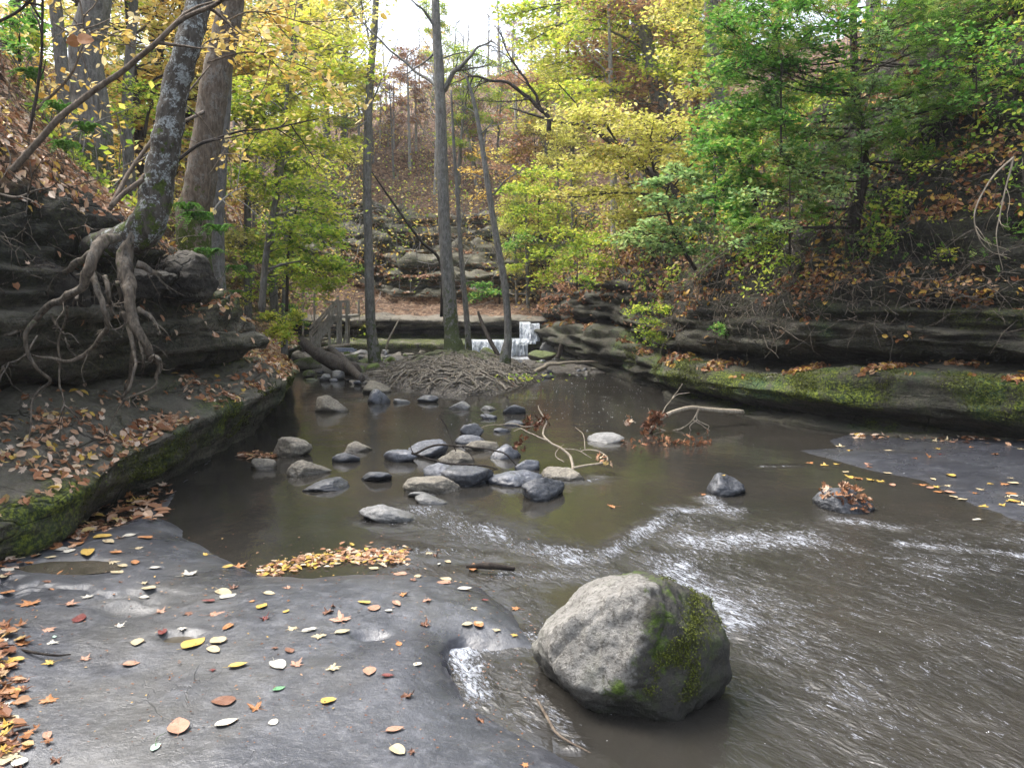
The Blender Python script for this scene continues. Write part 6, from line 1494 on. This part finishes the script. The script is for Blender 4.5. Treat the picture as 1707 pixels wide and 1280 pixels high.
for i, (px, py, Y, s, lb) in enumerate([(335,375,8.4,.26,'fern at the top of the leafy strip right of the leaning tree'), (368,392,8.8,.24,'widest fern, on the leaf slope above the dark boulder'), (345,432,8.0,.22,'fern hanging just above the dark boulder'), (395,455,9.4,.18,'small fern near the ledge brow'),
        (392,492,9.6,.12,'tiny fern at the ledge brow beside leaf litter'), (312,355,8.2,.2,'fern tucked at the foot of the mossy brown trunk'), (100,190,7.2,.2,'fern high on the left slope under the long bough'), (60,140,7.6,.24,'fern at the highest left, below the corner trunks'), (145,225,7.4,.2,'fern on the slope left of the leaning trunk'), (110,255,6.8,.18,'small fern in the leaf litter under the bough')]):
    fern(px, py, Y, s, 9, lb, i)
# pale hanging vines on the right
for i, (lb, pts) in enumerate([('pale vine hanging in a long loop at the right edge', [(1690,262),(1680,300),(1665,360),(1660,400),(1672,450)]), ('pale curved vine crossing the looped one at the right edge', [(1690,262),(1650,300),(1625,350),(1630,390),(1655,420),(1700,425)]),
        ('bare arching stem on the dark soil below the cedar', [(1430,355),(1470,385),(1530,395),(1590,380)]), ('tangled bare stem at the cedar foot', [(1400,330),(1390,370),(1420,400),(1470,395)]), ('thin bare stem drooping over the right cliff brow', [(1215,415),(1180,440),(1150,470),(1130,480),(1100,470)]),
        ('forked bare stem above the mossy ledge end', [(1230,400),(1205,430),(1195,465),(1185,500)]), ('long thin root trailing down the right soil face', [(1550,470),(1548,510),(1552,560),(1550,600)]), ('bare twig fan below the green bush', [(1270,420),(1240,450),(1200,470),(1160,480)])]):
    Yv = 8.6 if i < 2 else 9.9 if i < 4 or i == 6 else 11.6
    bough(lb, [P(x, y, Yv) for x, y in pts], [.010,.008,.006,.003] if i < 2 else [.008,.006,.003], 'driftwood' if i < 2 else 'root', side=4, seed=60 + i, name='vine', cat='vine')
# twigs, fine roots and small ground plants on the soil banks (past counting)
def surf_pts(B, n, dens, rg):
    Pn, N, K = B['P'], B['N'], B['K']; c = Pn[:-1, :-1].reshape(-1, 3); nn = N[:-1, :-1].reshape(-1, 3); kk = K[:-1, :-1].ravel()
    e1 = (Pn[1:, :-1] - Pn[:-1, :-1]).reshape(-1, 3); e2 = (Pn[:-1, 1:] - Pn[:-1, :-1]).reshape(-1, 3)
    px, py = PX(c); w = np.linalg.norm(np.cross(e1, e2), axis=1) * np.maximum(dens(c, nn, kk), 0) * ((px > -100) & (px < 1800) & (py > -120) & (py < 1300))
    cum = np.cumsum(w); idx = np.minimum(np.searchsorted(cum, rg.uniform(0, cum[-1], n)), len(c) - 1)
    return c[idx] + e1[idx] * rg.uniform(0, 1, (n, 1)) + e2[idx] * rg.uniform(0, 1, (n, 1)), nn[idx]
rg = np.random.default_rng(9)
def tangle(B, n, dens, L0, L1, r, name, mat):
    p, nn = surf_pts(B, n, dens, rg); mb = MB()
    for i in range(n):
        d = rg.normal(size=3); d -= nn[i] * (d @ nn[i]) * .8; d += np.array([0, 0, -.35])
        mb.tube(wander(p[i] + nn[i] * .03, d, rg.uniform(L0, L1), 5, .28, rg) + nn[i] * .01, np.linspace(r * rg.uniform(.5, 1.3), r * .25, 6), 3, cap=False)
    o = mb.build(name, M[mat]); tag(o, kind='stuff')
tangle(RIGHT, 3200, lambda c, n, k: sstep(8.2, 9, k) * (1 - sstep(11.6, 12, k)) * (c[:, 1] < 14) * (.3 + sstep(0, .3, fbm(c, 1.5, 2))), .15, .8, .007, 'twig_tangle', 'root')
tangle(LEFT, 1500, lambda c, n, k: sstep(7.5, 9, k) * (1 - sstep(11.6, 12, k)) * (c[:, 1] < 14), .15, .6, .006, 'twig_tangle', 'root')
tangle(BACK, 2600, lambda c, n, k: sstep(6.5, 8, k) * (1 - sstep(22, 23, k)), .5, 2.2, .013, 'twig_tangle', 'bark_pale')
def cover(B, n, dens, size, mat, shapes, tb, name='ground_plants', lift=.05):
    p, nn = surf_pts(B, n, dens, rg); p = p + nn * rg.uniform(min(.01, lift), lift * 2, (n, 1)) + rg.normal(size=(n, 3)) * (.03 if lift > .01 else .004)
    L = Leaves(); nr = nn * .5 + np.array([0, 0, .5]) + rg.normal(size=(n, 3)) * .5; sz = size(p) * rg.uniform(.5, 1.3, n); h = n // 2
    tt = np.clip(rg.beta(2, 2, n) + tb + .3 * fbm(p, 1.1, 2), 0, 1)
    L.add(p[:h], nr[:h], sz[:h], shapes[0], None, tt[:h], rg); L.add(p[h:], nr[h:], sz[h:], shapes[1], None, tt[h:], rg)
    o = L.build(name, M[mat]); tag(o, kind='stuff')
cover(RIGHT, 24000, lambda c, n, k: sstep(9.0, 10, k) * (1 - sstep(12.2, 12.8, k)) * sstep(.02, .3, fbm(c + 11, .8, 3)) * sstep(5, 9, c[:, 1]), lambda p: .035 + .003 * p[:, 1], 'yelgreen', ('oval', 'dia'), -.08, lift=.16)
cover(RIGHT, 15000, lambda c, n, k: sstep(9.3, 10.2, k) * (1 - sstep(12.4, 13, k)) * sstep(.05, .35, fbm(c - 6, .9, 3)), lambda p: .05 + .003 * p[:, 1], 'cedar', ('frond', 'spray'), .05, lift=.15)
cover(RIGHT, 4000, lambda c, n, k: sstep(13, 15, c[:, 1]) * sstep(8.5, 9.5, k) * (1 - sstep(11.5, 12, k)), lambda p: .04 + .003 * p[:, 1], 'rust', ('oval', 'dia'), .1, lift=.15)
cover(LEFT, 5000, lambda c, n, k: sstep(10, 11, k) * (1 - sstep(12.2, 12.8, k)) * sstep(.12, .35, fbm(c + 2, .9, 3)), lambda p: .05 + .003 * p[:, 1], 'yelgreen', ('frond', 'oval'), -.15, lift=.08)
cover(BACK, 9000, lambda c, n, k: (sstep(8, 9, k) * .4 + sstep(19.5, 20, k)) * (1 - sstep(22, 23, k)) * sstep(.0, .3, fbm(c + 2, .5, 3)), lambda p: .05 + .003 * p[:, 1], 'yelgreen', ('dia', 'oval'), .0, lift=.25)
# fine moss tufts on the ledges
cover(RIGHT, 14000, lambda c, n, k: sstep(3.2, 4, k) * (1 - sstep(5.4, 6, k)) * sstep(-.05, .3, fbm(c, 1.3, 4)) * (c[:, 1] < 15), lambda p: .010 + .0012 * p[:, 1], 'tuft', ('dia', 'dia'), .0, 'moss_tufts', .004)
cover(LEFT, 9000, lambda c, n, k: sstep(1.2, 2.0, k) * (1 - sstep(3.0, 3.5, k)) * sstep(-.05, .3, fbm(c, 1.3, 4)) * sstep(5.0, 6, c[:, 1]) * (c[:, 1] < 13), lambda p: .010 + .0015 * p[:, 1], 'tuft', ('dia', 'dia'), .0, 'moss_tufts', .004)

# ------------------------------------------------------------------ hillside forest: kinds built once, then copied
def proto(kind, h, r, leaf, nl, ncl, lpc, bark, seed, ls=.14, low=.3, spread=.24):
    rg = np.random.default_rng(seed); lean = rg.normal(size=2) * .04 * h
    path = [np.array([0, 0, -.6]), np.array([lean[0]*.2, lean[1]*.2, h*.3]), np.array([lean[0]*.6, lean[1]*.6, h*.65]), np.array([lean[0], lean[1], h])]
    cl = []
    for i in range(ncl):
        z = h * rg.uniform(low, 1.0); a = rg.uniform(0, 6.28); rr = spread * h * (1 - abs(z / h - .6) * .9) * rg.uniform(.4, 1)
        s = h * rg.uniform(.07, .11); cl.append((np.array([math.cos(a) * rr, math.sin(a) * rr, z]), (s, s, s * .55)))
    lim = []
    for i in range(nl):
        z = h * rg.uniform(.3, .95); a = rg.uniform(0, 6.28); L = h * rg.uniform(.12, .28); p0 = np.array([lean[0]*z/h, lean[1]*z/h, z])
        lim.append(([p0, p0 + np.array([math.cos(a)*L*.5, math.sin(a)*L*.5, L*.35]), p0 + np.array([math.cos(a)*L, math.sin(a)*L, L*.9])], r * .28))
    return make_tree(kind, '', 'tree', (0, 0, 0), path, [r*1.2, r, r*.7, r*.25], bark, clumps=cl, leaf=leaf, leafsize=ls, lpc=lpc, twigs=9, seed=seed, limbs=lim, limb_from=(.25, .98), twigr=.010, sides=7, barkseg=5)
PR = dict(
 yellow=proto('yellow_tree', 8, .11, 'yellow', 4, 26, 230, 'bark_grey', 31),
 gold=proto('golden_tree', 7, .10, 'gold', 4, 22, 200, 'bark_dark', 32),
 olive=proto('green_tree', 8, .11, 'yelgreen', 3, 26, 230, 'bark_grey', 33),
 rust=proto('rusty_tree', 6.5, .09, 'rust', 8, 18, 150, 'bark_pale', 34),
 bare=proto('bare_tree', 8.5, .10, None, 26, 0, 0, 'bark_pale', 35),
 bare2=proto('bare_tree', 7, .08, None, 20, 0, 0, 'bark_grey', 36),
)
DESC = dict(yellow='yellow leafed tree', gold='golden leafed tree', olive='yellow-green tree', rust='rust leafed half-bare tree', bare='pale bare tree', bare2='grey bare tree')
used = {k: False for k in PR}
def ground_at(B, x, y):                    # height of a bank under a point
    Pn = B['P'].reshape(-1, 3); return Pn
allp = np.concatenate([B['P'][::2, ::2].reshape(-1, 3) for B in (LEFT, RIGHT, BACK)])
def gz(x, y):
    d = (allp[:, 0] - x) ** 2 + (allp[:, 1] - y) ** 2; k = np.argsort(d)[:6]; return float(allp[k, 2].max())
rgf = np.random.default_rng(2024); TQ = []
def put(kind, x, y, s, where):
    src = PR[kind]
    if not used[kind]: o = src; used[kind] = True
    else:
        o = src.copy(); COL.objects.link(o)
        for ch in src.children:
            c = ch.copy(); COL.objects.link(c); c.parent = o
    o.location = (x, y, gz(x, y) - .1); o.rotation_euler = (rgf.normal() * .05, rgf.normal() * .05, rgf.uniform(0, 6.28)); o.scale = (s, s, s * rgf.uniform(.9, 1.15))
    o['group'] = 'trees of the hillside forest'; px, py = PX(np.array([[x, y, gz(x, y) + 3]])); TQ.append((o, DESC[kind] + ' ' + where, float(px[0])))
def fill(n, px0, px1, y0, y1, kinds, s0, s1, where):
    for i in range(n):
        y = rgf.uniform(y0, y1); px = px0 + (px1 - px0) * (i + rgf.uniform(.1, .9)) / n
        put(kinds[int(rgf.integers(0, len(kinds)))], (px - 853.5) / F * y, y, rgf.uniform(s0, s1), where)
fill(14, 540, 900, 40, 46, ['bare', 'rust', 'bare', 'bare2', 'gold', 'rust'], .38, .52, 'on the crest below the sky gap')
fill(16, 570, 890, 30, 38, ['bare', 'olive', 'bare', 'bare2', 'rust'], .42, .6, 'half way up the brown back slope')
fill(9, 330, 600, 30, 42, ['yellow', 'olive', 'gold', 'bare2'], .9, 1.25, 'on the back slope above the stairs')
fill(9, 480, 860, 29.5, 32, ['bare2', 'olive', 'bare', 'bare'], .4, .6, 'on top of the stacked ledges behind the falls')
fill(9, 850, 1130, 26, 36, ['yellow', 'gold', 'olive', 'yellow', 'rust'], .8, 1.15, 'on the back slope right of the falls')
fill(6, 840, 1000, 22.5, 26, ['gold', 'olive', 'bare2', 'yellow'], .35, .55, 'just above the waterfall')
fill(7, 1000, 1230, 18, 24, ['yellow', 'olive', 'rust', 'gold'], .7, 1.0, 'on the upper right slope')
fill(13, -40, 360, 14, 26, ['gold', 'yellow', 'bare2', 'olive'], .8, 1.1, 'on the upper left slope')
fill(5, 330, 480, 17, 24, ['yellow', 'olive', 'bare2'], .6, .9, 'behind the left maple sapling')
fill(6, -100, 600, 46, 56, ['yellow', 'olive', 'gold', 'rust'], .8, 1.1, 'far back on the left hilltop')
fill(6, 900, 1400, 46, 60, ['yellow', 'olive', 'gold', 'rust'], .8, 1.1, 'far back on the right hilltop')
fill(5, 1250, 1750, 15, 20, ['olive', 'yellow', 'rust'], .9, 1.2, 'on the right hilltop behind the cedar')
uniquify(TQ)
# low brush on the hillsides, too many stems to tell apart
mb = MB(); L = Leaves(); L2 = Leaves()
def brush(n, px0, px1, y0, y1, hh):
    for i in range(n):
        y = rgf.uniform(y0, y1); x = (rgf.uniform(px0, px1) - 853.5) / F * y; z = gz(x, y)
        if y < 22.5 and z < 1.7: continue
        q = wander((x, y, z - .05), (rgf.normal() * .3, rgf.normal() * .3, 1), hh * rgf.uniform(.5, 1.3), 6, .13, rgf); mb.tube(q, np.linspace(.014, .004, 7), 3, cap=False)
        m = int(rgf.integers(8, 30)); e = q[rgf.integers(2, 7, m)] + rgf.normal(size=(m, 3)) * .22; (L if rgf.uniform() < .6 else L2).add(e, np.array([0, 0, 1.]) + rgf.normal(size=(m, 3)) * .5, rgf.uniform(.06, .13, m), 'dia', None, rgf.uniform(0, 1, m))
brush(520, 540, 1000, 24.5, 44, 1.5); brush(150, 1000, 1250, 13, 22, 1.0); brush(120, 860, 1200, 23, 30, 1.0); brush(180, 380, 600, 22.5, 34, 1.0); brush(70, 380, 480, 14, 20, .8); brush(260, -60, 420, 9, 24, .9); brush(90, 1250, 1750, 11.5, 16, .9)
o = mb.build('brush_stems', M['bark_grey']); tag(o, kind='stuff'); o = L.build('brush_leaves', M['gold']); tag(o, kind='stuff'); o = L2.build('brush_leaves', M['yelgreen']); tag(o, kind='stuff')
# ------------------------------------------------------------------ thin autumn haze in the gorge air
mb = MB(); mb.box((0, 100, 14), (340, 340, 32)); hz = mb.build('haze', None, smooth=False)
hm = bpy.data.materials.new('thin_haze'); hm.use_nodes = True; hm.node_tree.nodes.clear()
ho = hm.node_tree.nodes.new('ShaderNodeOutputMaterial'); hv = hm.node_tree.nodes.new('ShaderNodeVolumePrincipled')
hv.inputs['Color'].default_value = (.92, .94, 1, 1); hv.inputs['Density'].default_value = .0009; hv.inputs['Anisotropy'].default_value = .3
hm.node_tree.links.new(hv.outputs[0], ho.inputs['Volume']); hz.data.materials.append(hm); tag(hz, kind='stuff')
# ------------------------------------------------------------------ camera, light, world
cam = bpy.data.cameras.new('Camera'); cam.lens = F / 1707 * 36; cam.sensor_width = 36; cam.clip_end = 800; cam.clip_start = .05
co = bpy.data.objects.new('Camera', cam); COL.objects.link(co); co.location = (0, 0, H); co.rotation_euler = (math.pi / 2 - TH, 0, 0)
SC.camera = co
EL, AZ = math.radians(58), math.radians(-65)          # azimuth measured from +Y towards +X
w = bpy.data.worlds.new('World'); SC.world = w; w.use_nodes = True
nt = w.node_tree; nt.nodes.clear()
sky = nt.nodes.new('ShaderNodeTexSky'); sky.sky_type = 'NISHITA'; sky.sun_disc = False
sky.sun_elevation = EL; sky.sun_rotation = AZ; sky.dust_density = 4.0; sky.air_density = 1.0; sky.ozone_density = .6
bg = nt.nodes.new('ShaderNodeBackground'); bg.inputs[1].default_value = .15
wo = nt.nodes.new('ShaderNodeOutputWorld')
hs = nt.nodes.new('ShaderNodeHueSaturation'); hs.inputs['Saturation'].default_value = .5; hs.inputs['Value'].default_value = 1.15
nt.links.new(sky.outputs[0], hs.inputs['Color']); nt.links.new(hs.outputs[0], bg.inputs[0]); nt.links.new(bg.outputs[0], wo.inputs[0])
sun = bpy.data.lights.new('sun', 'SUN'); sun.energy = 1.4; sun.angle = math.radians(30); sun.color = (1, .97, .92)
so = bpy.data.objects.new('sun', sun); COL.objects.link(so)
d = Vector((math.sin(AZ) * math.cos(EL), math.cos(AZ) * math.cos(EL), math.sin(EL)))
so.rotation_euler = d.to_track_quat('Z', 'Y').to_euler()
SC.view_settings.view_transform = 'Standard'; SC.view_settings.look = 'None'; SC.view_settings.gamma = 1
SC.view_settings.exposure = 1.68
SC.render.engine = 'CYCLES'
SC.cycles.max_bounces = 6; SC.cycles.diffuse_bounces = 3; SC.cycles.glossy_bounces = 3; SC.cycles.transmission_bounces = 4
SC.cycles.caustics_reflective = False; SC.cycles.caustics_refractive = False
try: SC.cycles.use_denoising = True; SC.cycles.denoiser = 'OPENIMAGEDENOISE'
except Exception: pass
